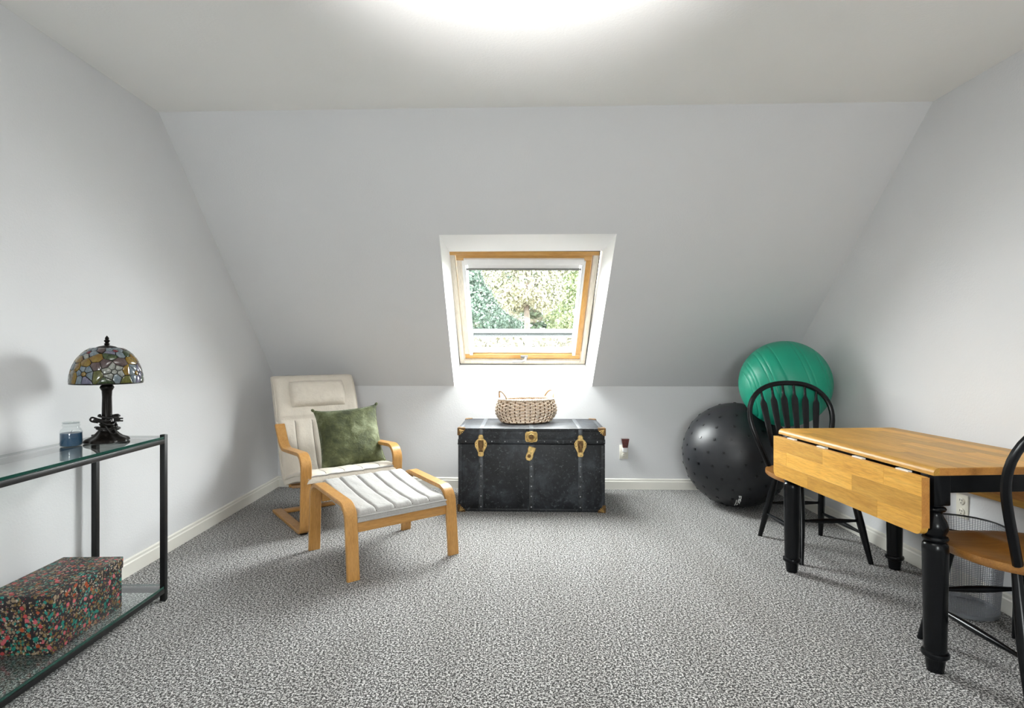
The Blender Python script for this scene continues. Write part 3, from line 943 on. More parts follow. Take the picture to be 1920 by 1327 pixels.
# hanging leaves
LZ1, LZ0 = .690, .487
for sx in (-1, 1):
    lf = obj('drop_leaf', MB().box(min(sx * (LX + .003), sx * (LX + .009)), max(sx * (LX + .003), sx * (LX + .009)), -LY + .022, LY - .022, LZ0 + .03, LZ1 - .001), M['stave_edge'], tb)
    out = rounded(LZ0, LZ1, -LY + .012, LY - .012, .028, 6, (0, 0, 1, 1))
    staves(lf, LZ0, LZ1, -LY + .012, LY - .012, 3, (lambda s_: (lambda u, v, h: (s_ * h, v, u)))(sx), LX + .009, LX + .034, out, .40, 21 + sx)
    for sy in (-1, 1):
        ya, yb_ = sorted((sy * (LY - .0125), sy * (LY - .0105)))
        obj('end_edge', MB().box(min(sx * (LX + .005), sx * (LX + .033)), max(sx * (LX + .005), sx * (LX + .033)), ya, yb_, LZ0 + .026, LZ1 - .001, .0005), M['stave_edge'], lf)
    for y in (-.36, -.12, .12, .36):
        obj('hinge', MB().box(min(sx * (LX - .004), sx * (LX + .012)), max(sx * (LX - .004), sx * (LX + .012)), y - .03, y + .03, LZ1 - .002, LZ1 + .004), M['white'], lf)
# apron
ax, ay = .275, .445
for (x0, x1, y0, y1) in ((-ax + .02, ax - .02, -ay - .008, -ay + .012), (-ax + .02, ax - .02, ay - .012, ay + .008), (-ax - .008, -ax + .012, -ay + .02, ay - .02), (ax - .012, ax + .008, -ay + .02, ay - .02)):
    obj('apron', MB().box(x0, x1, y0, y1, .628, TZ - TT, .002), M['black_paint'], tb, 40)
legp = [(.0255, 0), (.027, .012), (.031, .045), (.033, .050), (.041, .055), (.043, .062), (.041, .069), (.0345, .073), (.0345, .08), (.036, .20), (.0385, .36), (.0395, .43), (.0385, .447), (.034, .455), (.030, .458), (.037, .462), (.040, .469), (.037, .476), (.030, .479), (.032, .485), (.038, .500), (.0385, .514), (.034, .530), (.025, .546), (.021, .556), (.022, .562), (.030, .567), (.033, .573), (.030, .579), (.022, .583), (.022, .59)]
for sx in (-1, 1):
    for sy in (-1, 1):
        lg = MB().lathe([(r, z) for r, z in legp], 28, Matrix.Translation((sx * ax, sy * ay, 0)))
        lg.box(sx * ax - .031, sx * ax + .031, sy * ay - .031, sy * ay + .031, .588, TZ - TT, .004)
        obj('leg', lg, M['black_paint'], tb, 38)

# ================================================================== WINDSOR CHAIRS
def make_chair(label):
    t = thing('windsor_chair', label, 'chair', (0, 0, 0), 0, 'black hoop-back chairs at the drop-leaf table')
    ZS = .442
    # saddle seat, front = -y
    def outline(a):          # a in 0..2pi
        c, s_ = math.cos(a), math.sin(a)
        e = 2.6
        r = (abs(c) ** e + abs(s_) ** e) ** (-1 / e)
        x, y = r * c, r * s_
        w = .238 - .008 * (y > 0) * y
        return x * w, y * .222 - .012
    mb = MB(); NA, NR = 48, 9
    def zt(x, y, q):
        dish = -.010 * (1 - q ** 4) - .006 * math.exp(-((y - .04) / .09) ** 2) * math.exp(-((abs(x) - .08) / .06) ** 2) + .004 * math.exp(-(x / .03) ** 2) * (y < 0)
        wave = -.014 * max(0, -y / .23) ** 2
        return ZS + dish * (q < 1) + wave
    top_ids = []
    for i in range(NR + 1):
        q = i / NR
        for k in range(NA):
            ox, oy = outline(2 * PI * k / NA)
            mb.v.append((ox * q, oy * q, zt(ox * q, oy * q, q) - (.004 if i == NR else 0)))
    nb = len(mb.v)
    for (q, dz) in ((1.0, -.024), (.965, -.034), (.0, -.034)):
        for k in range(NA):
            ox, oy = outline(2 * PI * k / NA)
            mb.v.append((ox * q, oy * q, ZS + dz - .014 * max(0, -oy * q / .23) ** 2))
    tot = NR + 1 + 3
    for i in range(tot - 1):
        for k in range(NA):
            mb.f.append((i * NA + k, i * NA + (k + 1) % NA, (i + 1) * NA + (k + 1) % NA, (i + 1) * NA + k))
    obj('seat', mb, M['seat_wood'], t, 45)
    # hoop
    def lean(z): return .165 + .098 * ((z - ZS) / .5)
    pts = [(-.165, ZS - .004), (-.19, .51), (-.222, .60), (-.246, .68), (-.253, .74), (-.243, .80), (-.212, .855), (-.16, .897), (-.09, .922), (0, .930)]
    pts = pts + [(-x, z) for x, z in pts[:-1]][::-1]
    path = [Vector((p[0], lean(p[1]), p[1])) for p in spline(pts, 48)]
    hoop = MB()
    n = len(path); vs = []
    for i in range(n):
        T_ = (path[min(i + 1, n - 1)] - path[max(i - 1, 0)]).normalized()
        B_ = Vector((0, .97, -.243)).normalized()
        B_ = (B_ - T_ * B_.dot(T_)).normalized(); N_ = T_.cross(B_)
        for k in range(8):
            a = PI / 8 + 2 * PI * k / 8
            vs.append(path[i] + N_ * math.cos(a) * .0155 + B_ * math.sin(a) * .0125)
    hoop.add(vs, [(i * 8 + k, i * 8 + (k + 1) % 8, (i + 1) * 8 + (k + 1) % 8, (i + 1) * 8 + k) for i in range(n - 1) for k in range(8)] + [tuple(range(8))[::-1], tuple((n - 1) * 8 + k for k in range(8))])
    obj('hoop_back', hoop, M['black_paint'], t, 50)
    def hoop_z(x):
        best = max((p for p in path if abs(p.x - x) < .012), key=lambda p: p.z)
        return best.z
    for xb_, xt in ((-.116, -.172), (-.070, -.103), (-.023, -.035), (.023, .035), (.070, .103), (.116, .172)):
        z1 = hoop_z(xt) - .006; z0 = ZS - .008
        sp = MB(); vs = []
        st = [(0, .0075, .0075), (.10, .0085, .007), (.30, .0125, .0055), (.55, .0175, .005), (.76, .0205, .005), (.82, .0195, .005), (.875, .0085, .006), (.92, .0070, .0065), (1, .0065, .0065)]
        for (u, w, th) in st:
            z = z0 + (z1 - z0) * u; x = xb_ + (xt - xb_) * u; y = lean(z)
            for k in range(8):
                a = PI / 8 + 2 * PI * k / 8
                vs.append((x + w * 1.08 * math.cos(a), y + th * 1.08 * math.sin(a), z))
        m_ = len(st)
        sp.add(vs, [(i * 8 + k, i * 8 + (k + 1) % 8, (i + 1) * 8 + (k + 1) % 8, (i + 1) * 8 + k) for i in range(m_ - 1) for k in range(8)] + [tuple(range(8))[::-1], tuple((m_ - 1) * 8 + k for k in range(8))])
        obj('spindle', sp, M['black_paint'], t, 50)
    legs = {}
    for sx in (-1, 1):
        for (yt, ybm, nm_) in ((-.135, -.232, 'f'), (.125, .232, 'b')):
            a = Vector((sx * .135, yt, ZS - .034)); b = Vector((sx * .187, ybm, 0.0))
            legs[(sx, nm_)] = (a, b)
            ps = [a.lerp(b, u) for u in (-.01, .1, .3, .5, .62, .8, 1)]
            obj('leg', MB().tube(ps, [.0135, .0150, .0185, .0195, .0185, .0155, .0120], 14), M['black_paint'], t, 50)
    def on(leg, z):
        a, b = legs[leg]; return a.lerp(b, (a.z - z) / a.z)
    for l0, l1, z in (((-1, 'f'), (1, 'f'), .215), ((-1, 'b'), (1, 'b'), .215), ((-1, 'f'), (-1, 'b'), .150), ((1, 'f'), (1, 'b'), .150)):
        a, b = on(l0, z), on(l1, z)
        obj('stretcher', MB().tube([a.lerp(b, u) for u in (.02, .15, .35, .5, .65, .85, .98)], [.007, .0085, .0125, .0135, .0125, .0085, .007], 12), M['black_paint'], t, 50)
    return t
c1 = make_chair('black hoop-back chair with wooden seat tucked under the far end of the table')
c1.location = (1.737, 3.19, 0); c1.rotation_euler = (0, 0, R(1))
c2 = copy_tree(c1)
c2['label'] = 'black hoop-back chair with wooden seat at the near end of the table'
c2.location = (1.812, 1.968, 0); c2.rotation_euler = (0, 0, R(180))

# ================================================================== WASTE BASKET
wb = thing('waste_basket', 'round grey wire-mesh waste basket on the carpet by the right wall', 'waste basket', (2.000, 2.455, 0))
r0, r1, wh = .122, .148, .372
ms = MB()
NW = 96
for k in range(NW):
    a = 2 * PI * k / NW
    ms.tube([(r0 * math.cos(a), r0 * math.sin(a), .012), (r1 * math.cos(a), r1 * math.sin(a), wh - .004)], .0011, 3, cap=False)
for k in range(46):
    u = k / 45; r = r0 + (r1 - r0) * u; z = .014 + (wh - .02) * u
    ms.tube([(r * math.cos(2 * PI * i / 48), r * math.sin(2 * PI * i / 48), z) for i in range(48)], .0011, 3, closed=True)
tag(obj('wire_mesh', ms, M['mesh'], wb), kind='stuff')
obj('rim', MB().tube([(r1 * math.cos(2 * PI * i / 64), r1 * math.sin(2 * PI * i / 64), wh) for i in range(64)], .0035, 8, closed=True), M['black_metal'], wb, 60)
obj('base_band', MB().lathe([(0, .002), (r0 + .001, .002), (r0 + .003, .004), (r0 + .004, .020), (r0 + .001, .020), (r0 - .001, .006), (0, .005)], 48), M['mesh'], wb, 40)

# ================================================================== GLASS CONSOLE TABLE
CX0, CX1, CY0, CY1 = -1.872, -1.540, 1.20, 2.545
CZT, CZB = .745, .070
cn = thing('console_table', 'black metal console table with glass top and lower glass shelf along left wall', 'console table', ((CX0 + CX1) / 2, (CY0 + CY1) / 2, 0))
hxc, hyc = (CX1 - CX0) / 2, (CY1 - CY0) / 2
q = .0115
for sx in (-1, 1):
    for sy in (-1, 1):
        x, y = sx * (hxc - q), sy * (hyc - q)
        obj('leg', MB().box(x - q, x + q, y - q, y + q, 0, CZT + .006, .002), M['black_metal'], cn, 40)
for z in (CZT - .012, CZB - .010):
    for sx in (-1, 1):
        x = sx * (hxc - q)
        obj('rail', MB().box(x - q, x + q, -hyc + 2 * q, hyc - 2 * q, z - .022, z - .002, .002), M['black_metal'], cn, 40)
        y = sx * (hyc - q)
        obj('rail', MB().box(-hxc + 2 * q, hxc - 2 * q, y - q, y + q, z - .022, z - .002, .002), M['black_metal'], cn, 40)
def glass_sheet(name, z, th):
    x0, x1, y0, y1 = -hxc + .002, hxc - .002, -hyc + .002, hyc - .002
    p = obj(name, MB().add([(x0, y0, z), (x1, y0, z), (x1, y1, z), (x0, y1, z)], [(0, 1, 2, 3)]), M['shelf_glass'], cn)
    e = MB()
    c_ = 2 * q + .001           # the corners are notched round the legs
    e.add([(x1, y0 + c_, z - th), (x1, y1 - c_, z - th), (x1, y1 - c_, z), (x1, y0 + c_, z)], [(0, 1, 2, 3)])
    e.add([(x0, y0 + c_, z - th), (x0, y1 - c_, z - th), (x0, y1 - c_, z), (x0, y0 + c_, z)], [(0, 1, 2, 3)])
    e.add([(x0 + c_, y0, z - th), (x1 - c_, y0, z - th), (x1 - c_, y0, z), (x0 + c_, y0, z)], [(0, 1, 2, 3)])
    e.add([(x0 + c_, y1, z - th), (x1 - c_, y1, z - th), (x1 - c_, y1, z), (x0 + c_, y1, z)], [(0, 1, 2, 3)])
    obj('glass_edge', e, M['glass_edge'], p)
glass_sheet('glass_top', CZT - .002, .010)
glass_sheet('glass_shelf', CZB, .010)
GT = CZT - .002

# ------------------------------------------------------------------ floral box on the shelf
fb = thing('storage_box', 'black floral print storage box with lid on the lower glass shelf', 'box', (-1.708, 2.132, CZB + .0005), R(1.5))
bw, bd, bh = .118, .186, .205
obj('box_body', MB().box(-bw, bw, -bd, bd, 0, bh - .02, .0015), M['floral'], fb, 40)
lb = MB().box(-bw - .004, bw + .004, -bd - .004, bd + .004, bh - .045, bh, .002)
obj('box_lid', lb, M['floral'], fb, 40)

# ------------------------------------------------------------------ candle jar
cj = thing('jar_candle', 'small glass jar with blue candle wax beside the lamp', 'candle', (-1.764, 2.268, GT + .0005))
jo = [(.0, .001), (.034, .001), (.038, .006), (.038, .058), (.034, .068), (.028, .074), (.027, .080), (.030, .082), (.0305, .086), (.028, .089), (.028, .0905), (.029, .093)]
obj('glass_jar', MB().lathe(jo, 32), M['jar_glass'], cj, 40)
obj('wax', MB().lathe([(0, .003), (.034, .003), (.0365, .008), (.0365, .054), (.0, .053)], 32), M['wax'], cj, 50)
obj('wick', MB().tube([(0, 0, .052), (.001, 0, .058), (.004, .001, .064)], .0009, 6), M['wick'], cj)
obj('jar_lip', MB().lathe([(.026, .092), (.0295, .092), (.0305, .0955), (.028, .098), (.026, .096), (.026, .092)], 32), M['jar_glass'], cj, 40)

# ------------------------------------------------------------------ stained glass lamp
lp = thing('table_lamp', 'bronze table lamp with flowered stained-glass dome shade on the glass console', 'lamp', (-1.693, 2.372, GT + .0005))
ZB, SHR, SHH = .250, .129, .150           # shade rim height, radius, height
def lob(t_, z): return 1 + (.06 * math.cos(8 * t_) if z < .05 else 0) + (.05 * math.cos(10 * t_) if .10 < z < .22 else 0)
obj('base', MB().lathe([(0, 0), (.074, 0), (.079, .004), (.077, .012), (.070, .018), (.055, .024), (.043, .034), (.033, .046), (.026, .058), (.024, .068), (.028, .074), (.026, .080)], 64, None, lob), M['bronze'], lp, 60)
obj('stem', MB().lathe([(.026, .078), (.021, .088), (.0185, .10), (.0175, .14), (.0165, .19), (.018, .216), (.022, .222), (.026, .230), (.023, .238), (.014, .244), (.013, .262), (.012, .385)], 40, None, lob), M['bronze'], lp, 60)
cap_z = ZB + SHH
obj('shade_cap', MB().lathe([(.046, cap_z - .010), (.043, cap_z - .003), (.030, cap_z + .004), (.012, cap_z + .008), (.008, cap_z + .010), (.0, cap_z + .010)], 36), M['bronze'], lp, 50)
fz = cap_z + .010
obj('finial', MB().lathe([(.006, fz - .002), (.011, fz + .004), (.006, fz + .009), (.010, fz + .015), (.011, fz + .018), (.006, fz + .024), (.008, fz + .028), (.005, fz + .034), (.0, fz + .040)], 20), M['bronze'], lp, 50)
# cord wound round the stem, and the plug
cp = []
for i in range(150):
    u = i / 149
    a = u * 2 * PI * 6.3
    rr = .034 + .008 * math.sin(i * .9) + .005 * math.sin(i * .37)
    cp.append((rr * math.cos(a), rr * math.sin(a), .050 + .060 * (.5 - .5 * math.cos(u * PI * 2.4)) + .006 * math.sin(i * .53)))
cp += [(.044, -.012, .090), (.050, -.020, .094)]
cd = obj('cord', MB().tube(cp, .0042, 6), M['cord'], lp, 60)
obj('cord', MB().tube([tuple(p) for p in spline([(.03, -.02, .075), (.05, -.03, .06), (.060, -.03, .045), (.050, -.035, .035), (.035, -.03, .045), (.02, -.035, .07)], 30)], .004, 6), M['cord'], lp, 60)
obj('cord', MB().tube([tuple(p) for p in spline([(-.02, -.025, .085), (-.042, -.03, .090), (-.05, -.028, .098), (-.04, -.03, .106), (-.02, -.028, .10)], 24)], .004, 6), M['cord'], lp, 60)
pm = MB().box(.046, .070, -.028, -.016, .088, .106, .004)
pg = obj('plug', pm, M['cord'], lp, 40)
for dz in (.092, .102):
    obj('prong', MB().box(.069, .084, -.0235, -.0225, dz - .003, dz + .003), M['cord'], pg)
# dome: angle phi from rim to top
def dome(a, s, off=0.0):
    """a: circumference coordinate in metres at the rim, s: 0..1 up the dome"""
    ph = s * R(74)
    r = SHR * math.cos(ph) ** .82; z = SHH * math.sin(ph) / math.sin(R(74))
    nr, nz = math.cos(ph), math.sin(ph)
    th = a / SHR
    return ((r + off * nr) * math.cos(th), (r + off * nr) * math.sin(th), ZB + z + off * nz)
sh = MB()
NA, NSs = 72, 16
for i in range(NSs + 1):
    sh.v += [dome(2 * PI * SHR * k / NA, i / NSs, -.0015) for k in range(NA)]
for i in range(NSs):
    sh.f += [(i * NA + k, i * NA + (k + 1) % NA, (i + 1) * NA + (k + 1) % NA, (i + 1) * NA + k) for k in range(NA)]
shade = obj('lamp_shade', sh, M['bronze'], lp, 60)
obj('shade_rim', MB().tube([dome(2 * PI * SHR * k / 72, 0.0, -.001) for k in range(72)], .0028, 6, closed=True), M['bronze'], shade, 60)
CIR = 2 * PI * SHR; AL = .198                 # unrolled width and arc length of the dome
rl = random.Random(12)
seeds = []
def flower(a, s, r, cols, n=6, ph=0.0):
    # widen with height, as the dome narrows there
    wd = 1 / max(.35, math.cos(s / AL * R(74)) ** .82)
    seeds.append((a, s, 'p_red' if rl.random() < .35 else rl.choice(['p_amber', 'p_lav', 'p_white'])))
    for k in range(n):
        t_ = ph + 2 * PI * k / n
        seeds.append(((a + r * wd * math.cos(t_)) % CIR, s + r * math.sin(t_), rl.choice(cols)))
fl_cols = [['p_blue', 'p_lav', 'p_blue'], ['p_blue', 'p_white'], ['p_lav', 'p_blue', 'p_lav'], ['p_white', 'p_blue']]
a0_ = CIR * .75                               # towards the camera (-y)
for k in range(8):
    flower((a0_ + (k - 4) * CIR / 8 + rl.uniform(-.006, .006)) % CIR, .041 + .008 * (k % 2), .0205, fl_cols[k % 4], 6, k)
for k in range(5):
    flower((a0_ - .03 + (k - 2) * CIR / 5) % CIR, .150 + .01 * (k % 2), .019, fl_cols[(k + 1) % 4], 5, k * 1.7)
bgc = ['p_amber', 'p_olive', 'p_amber', 'p_mauve', 'p_olive', 'p_green', 'p_mauve']
tries = 0
while tries < 1500:
    tries += 1
    a = rl.uniform(0, CIR); s = rl.uniform(.004, AL - .01)
    ok = True
    for (a2, s2, c2_) in seeds:
        da = abs(a - a2); da = min(da, CIR - da) * math.cos(s / AL * R(74)) ** .82
        lim = .034 if c2_ in bgc else .0235
        if math.hypot(da, s - s2) < lim: ok = False; break
    if ok:
        c = rl.choice(bgc) if s > .03 else rl.choice(['p_olive', 'p_green', 'p_olive', 'p_white'])
        seeds.append((a, s, c))
for (a, s, c) in seeds:
    if s < -.02 or s > AL: continue
    wd = math.cos(max(0, min(1, s / AL)) * R(74)) ** .82        # local horizontal scale
    cell = [(-.06 / wd, .0015 - s), (.06 / wd, .0015 - s), (.06 / wd, AL - .012 - s), (-.06 / wd, AL - .012 - s)]
    cell = [(u * wd, v) for u, v in cell]
    for (a2, s2, c2_) in seeds:
        da = (a2 - a + CIR / 2) % CIR - CIR / 2
        dx, dy = da * wd, s2 - s
        d2 = math.hypot(dx, dy)
        if d2 < 1e-6 or d2 > .16: continue
        cell = clip_half(cell, dx / d2, dy / d2, d2 / 2 - .0015)
        if len(cell) < 3: break
    if len(cell) < 3: continue
    cxm = sum(u for u, v in cell) / len(cell); cym = sum(v for u, v in cell) / len(cell)
    # drop slivers
    pts = []
    for u, v in cell:
        if not pts or math.hypot(u - pts[-1][0], v - pts[-1][1]) > .0012: pts.append((u, v))
    if len(pts) < 3: continue
    n = len(pts)
    to = lambda u, v, off: dome(a + u / wd, max(0, min(1, (s + v) / AL)), off)
    mb = MB()
    mb.v = [to(u, v, .0012) for u, v in pts] + [to(cxm + (u - cxm) * .8, cym + (v - cym) * .8, .0026) for u, v in pts] + [to(cxm, cym, .003)] + [to(u, v, -.0012) for u, v in pts]
    for k in range(n):
        k2 = (k + 1) % n
        mb.f += [(k, k2, n + k2, n + k), (n + k, n + k2, 2 * n), (2 * n + 1 + k, 2 * n + 1 + k2, k2, k)]
    obj('glass_piece', mb, M[c], shade, 50)

# ================================================================== ARMCHAIR
ac = thing('armchair', 'bentwood armchair with cream padded cushion in the left corner', 'armchair', (-.992, 3.606, 0), R(37))
path = round_path([(.615, .013), (-.005, .013), (-.028, .492), (.430, .470), (.555, .618)], [.055, .085, .14], 10)
for x0 in (-.335, .270):
    obj('side_frame', MB().strip(path, x0, x0 + .065, .022, .004), M['birch'], ac, 40)
    obj('foot_pad', MB().box(x0 + .012, x0 + .053, .01, .07, 0, .004), M['slot'], ac)
seatp = round_path([(-.005, .300), (.475, .195), (.80, .90)], [.10], 12)
for x0 in (-.262, .212):
    obj('seat_rail', MB().strip(seatp, x0, x0 + .05, .020, .003), M['birch'], ac, 40)
obj('front_rail', MB().box(-.270, .270, -.012, .014, .258, .298, .004), M['birch_rail'], ac, 40)
obj('rear_rail', MB().box(-.270, .270, .540, .595, .003, .024, .004), M['birch_rail'], ac, 40)
obj('arm_rail', MB().box(-.270, .270, .44, .462, .20, .25, .004), M['birch_rail'], ac, 40)
for k in range(5):
    u = .30 + .14 * k
    p = Vector((.475, .195)).lerp(Vector((.80, .90)), u)
    obj('back_slat', MB().box(-.215, .215, p.x - .006, p.x + .006, p.y - .02, p.y + .02, .003), M['birch_rail'], ac, 40)

HW = .300
NSg, NTg = 96, 60
cpts = spline([(-.035, .318), (.08, .312), (.22, .285), (.36, .245), (.455, .225), (.53, .285), (.59, .41), (.655, .57), (.735, .75), (.80, .905), (.812, .935)], NSg)
cn2 = []
for i in range(NSg + 1):
    t_ = cpts[min(i + 1, NSg)] - cpts[max(i - 1, 0)]
    t_.normalize(); cn2.append(Vector((-t_.y, t_.x)))
from mathutils import noise as mnoise
def groove(x, xs, w, d): return -sum(d * math.exp(-((x - q_) / w) ** 2) for q_ in xs)
SEAMS = [-.6, -.2, .2, .6]
HEAD = .735                                  # where the head panel begins along the length
def edge_round(b, k=.06):
    e = min(b, 1 - b)
    return math.sqrt(max(0.0, 1 - (1 - min(1, e / k)) ** 2))
def c_top(a, b):
    i = a * NSg; i0 = int(min(NSg - 1, math.floor(i))); f = i - i0
    p = cpts[i0].lerp(cpts[i0 + 1], f); n_ = cn2[i0].lerp(cn2[i0 + 1], f)
    x = (2 * b - 1)
    th = .062 * (.35 + .65 * edge_round(b)) * (.45 + .55 * edge_round(a, .035))
    if a < HEAD:
        th += groove(x, SEAMS, .025, .012 if a > .38 else .004) * min(1, (HEAD - a) / .02) * edge_round(a, .05)
    th += groove(a, [HEAD], .008, .016)
    th += (.020 * math.sin(PI * min(1, max(0, (a - HEAD) / (1 - HEAD)))) if a > HEAD else 0)
    # gathers near the edges and the head seam
    gth = math.exp(-min(b, 1 - b) / .05) + math.exp(-abs(a - HEAD) / .02) + math.exp(-min(a, 1 - a) / .03)
    th += .0035 * mnoise.noise(Vector((x * 34, a * 70, 1))) * min(1.2, gth) + .004 * mnoise.noise(Vector((x * 5, a * 9, 4)))
    hw = HW * (1 - .02 * math.exp(-min(a, 1 - a) / .01))
    return (x * hw, p.x + n_.x * th, p.y + n_.y * th)
def c_bot(a, b):
    i = a * NSg; i0 = int(min(NSg - 1, math.floor(i))); f = i - i0
    p = cpts[i0].lerp(cpts[i0 + 1], f); n_ = cn2[i0].lerp(cn2[i0 + 1], f)
    return ((2 * b - 1) * HW, p.x, p.y)
cu = obj('seat_cushion', MB().pad(c_top, c_bot, NSg, NTg), M['cream'], ac, 60)
# stitched seams and piping
for q_ in SEAMS:
    b = (q_ + 1) / 2
    obj('seam', MB().tube([Vector(c_top(a, b)) for a in [.01 + (HEAD - .012) * k / 60 for k in range(61)]], .0024, 5), M['seam'], cu, 60)
obj('seam', MB().tube([Vector(c_top(HEAD, .02 + .96 * k / 40)) for k in range(41)], .0028, 5), M['seam'], cu, 60)
for b in (.004, .996):
    obj('piping', MB().tube([Vector(c_top(.004 + .992 * k / 80, b)) for k in range(81)], .0042, 6), M['cream'], cu, 60)
obj('piping', MB().tube([Vector(c_top(.004, .004 + .992 * k / 40)) for k in range(41)], .0042, 6), M['cream2'], cu, 60)
# head pillow hanging on the head panel
PW, PH_ = .205, .098
pc = cpts[int(NSg * .875)]; pn = cn2[int(NSg * .875)]
pt = (cpts[int(NSg * .92)] - cpts[int(NSg * .83)]).normalized()
def hp(sgn):
    def f(a, b):
        u, v = 2 * a - 1, 2 * b - 1
        e = max(0, 1 - abs(u) ** 5) ** .45 * max(0, 1 - abs(v) ** 3.0) ** .5
        th = (.058 if sgn > 0 else .006) * e
        th += .003 * mnoise.noise(Vector((u * 7, v * 5, 2))) * (sgn > 0) + .004 * mnoise.noise(Vector((u * 14, v * 6, 9))) * math.exp(-(1 - abs(u)) / .15) * (sgn > 0)
        base = .078
        y = pc.x + pt.x * v * PH_ + pn.x * (base + sgn * th)
        z = pc.y + pt.y * v * PH_ + pn.y * (base + sgn * th)
        return (u * PW * (1 - .05 * v * v), y, z)
    return f
obj('head_pillow', MB().pad(hp(1), hp(-1), 40, 26), M['cream'], ac, 70)

# ------------------------------------------------------------------ green velvet pillow
gp = thing('throw_pillow', 'square olive green velvet pillow leaning on the cream armchair', 'pillow', (0, 0, 0))
S_ = .208
def pil(sgn):
    def f(a, b):
        u, v = 2 * a - 1, 2 * b - 1
        pin = 1 - .045 * (1 - u * u) * abs(v) ** 2
        pin2 = 1 - .045 * (1 - v * v) * abs(u) ** 2
        ear = 1 + .06 * (abs(u) * abs(v)) ** 6
        th = .078 * (max(0, 1 - abs(u) ** 2.2) * max(0, 1 - abs(v) ** 2.2)) ** .5
        th += .006 * mnoise.noise(Vector((u * 3, v * 3, 3 * sgn))) * (1 - max(abs(u), abs(v)) ** 4) + .003 * mnoise.noise(Vector((u * 9, v * 7, 5))) * math.exp(-(1 - max(abs(u), abs(v))) / .25)
        return (u * S_ * pin2 * ear, -sgn * (th + .002), v * S_ * pin * ear)
    return f
obj('pillow_body', MB().pad(pil(1), pil(-1), 44, 44), M['velvet'], gp, 80)
rim_pts = [Vector(pil(1)(k / 40, 0)) for k in range(40)] + [Vector(pil(1)(1, k / 40)) for k in range(40)] + [Vector(pil(1)(1 - k / 40, 1)) for k in range(40)] + [Vector(pil(1)(0, 1 - k / 40)) for k in range(40)]
rim_pts = [Vector((p.x, 0, p.z)) for p in rim_pts]
obj('piping', MB().tube(rim_pts, .0045, 6, closed=True), M['velvet'], gp, 60)
for sx in (-1, 1):
    for sz in (-1, 1):
        p = Vector(pil(1)((sx + 1) / 2, (sz + 1) / 2)); p.y = 0
        d = Vector((sx, 0, sz)).normalized()
        obj('corner_knot', MB().tube([p - d * .012, p, p + d * .010, p + d * .016], [.007, .011, .010, .004], 8), M['velvet'], gp, 60)
gp.location = (-1.098, 3.925, .528)
gp.rotation_euler = (Matrix.Rotation(R(25), 3, 'Z') @ Matrix.Rotation(R(-28), 3, 'X') @ Matrix.Rotation(R(-4), 3, 'Y')).to_euler()

# ================================================================== FOOTSTOOL
ot = thing('footstool', 'bentwood footstool with pale channelled cushion in front of the armchair', 'footstool', (-.6986, 3.1495, 0), R(38.1))
fp = round_path([(-.282, 0), (-.245, .358), (.245, .388), (.272, 0)], [.085, .075], 10)
for x0 in (-.322, .258):
    obj('side_frame', MB().strip(fp, x0, x0 + .064, .022, .004), M['birch'], ot, 40)
obj('front_rail', MB().box(-.259, .259, -.255, -.235, .222, .276, .003), M['birch_rail'], ot, 40)
obj('back_rail', MB().box(-.259, .259, .225, .245, .275, .33, .003), M['birch_rail'], ot, 40)
for k in range(4):
    y = -.15 + .1 * k
    z = .262 + (.085) * ((y + .245) / .49)
    obj('slat', MB().box(-.259, .259, y - .025, y + .025, z - .008, z + .002, .002), M['birch_rail'], ot, 40)
HWo = .257
def o_pt(a, b, h):
    y = -.262 + .520 * a
    z = .274 + .072 * a - .012 * math.sin(PI * a)
    return ((2 * b - 1) * HWo, y, z + h)
def o_top(a, b):
    x = 2 * b - 1
    h = .058 * (.42 + .58 * edge_round(b, .05)) * (.50 + .50 * edge_round(a, .06))
    h += groove(x, SEAMS, .022, .013) * edge_round(a, .10)
    gth = math.exp(-min(a, 1 - a) / .06) + .6 * math.exp(-min(b, 1 - b) / .04)
    h += .0045 * mnoise.noise(Vector((x * 30, a * 8, 7))) * min(1, gth) + .003 * mnoise.noise(Vector((x * 6, a * 6, 2)))
    return o_pt(a, b, h)
oc = obj('cushion', MB().pad(o_top, lambda a, b: o_pt(a, b, 0), 48, 70), M['cream2'], ot, 60)
for q_ in SEAMS:
    obj('seam', MB().tube([Vector(o_top(.01 + .98 * k / 40, (q_ + 1) / 2)) for k in range(41)], .0024, 5), M['seam'], oc, 60)
for off in (.028, .003):
    pl = [o_pt(0.0, k / 30, off) for k in range(30)] + [o_pt(k / 30, 1, off) for k in range(30)] + [o_pt(1, 1 - k / 30, off) for k in range(30)] + [o_pt(1 - k / 30, 0, off) for k in range(30)]
    obj('piping', MB().tube(pl, .0038, 6, closed=True), M['cream2'], oc, 60)

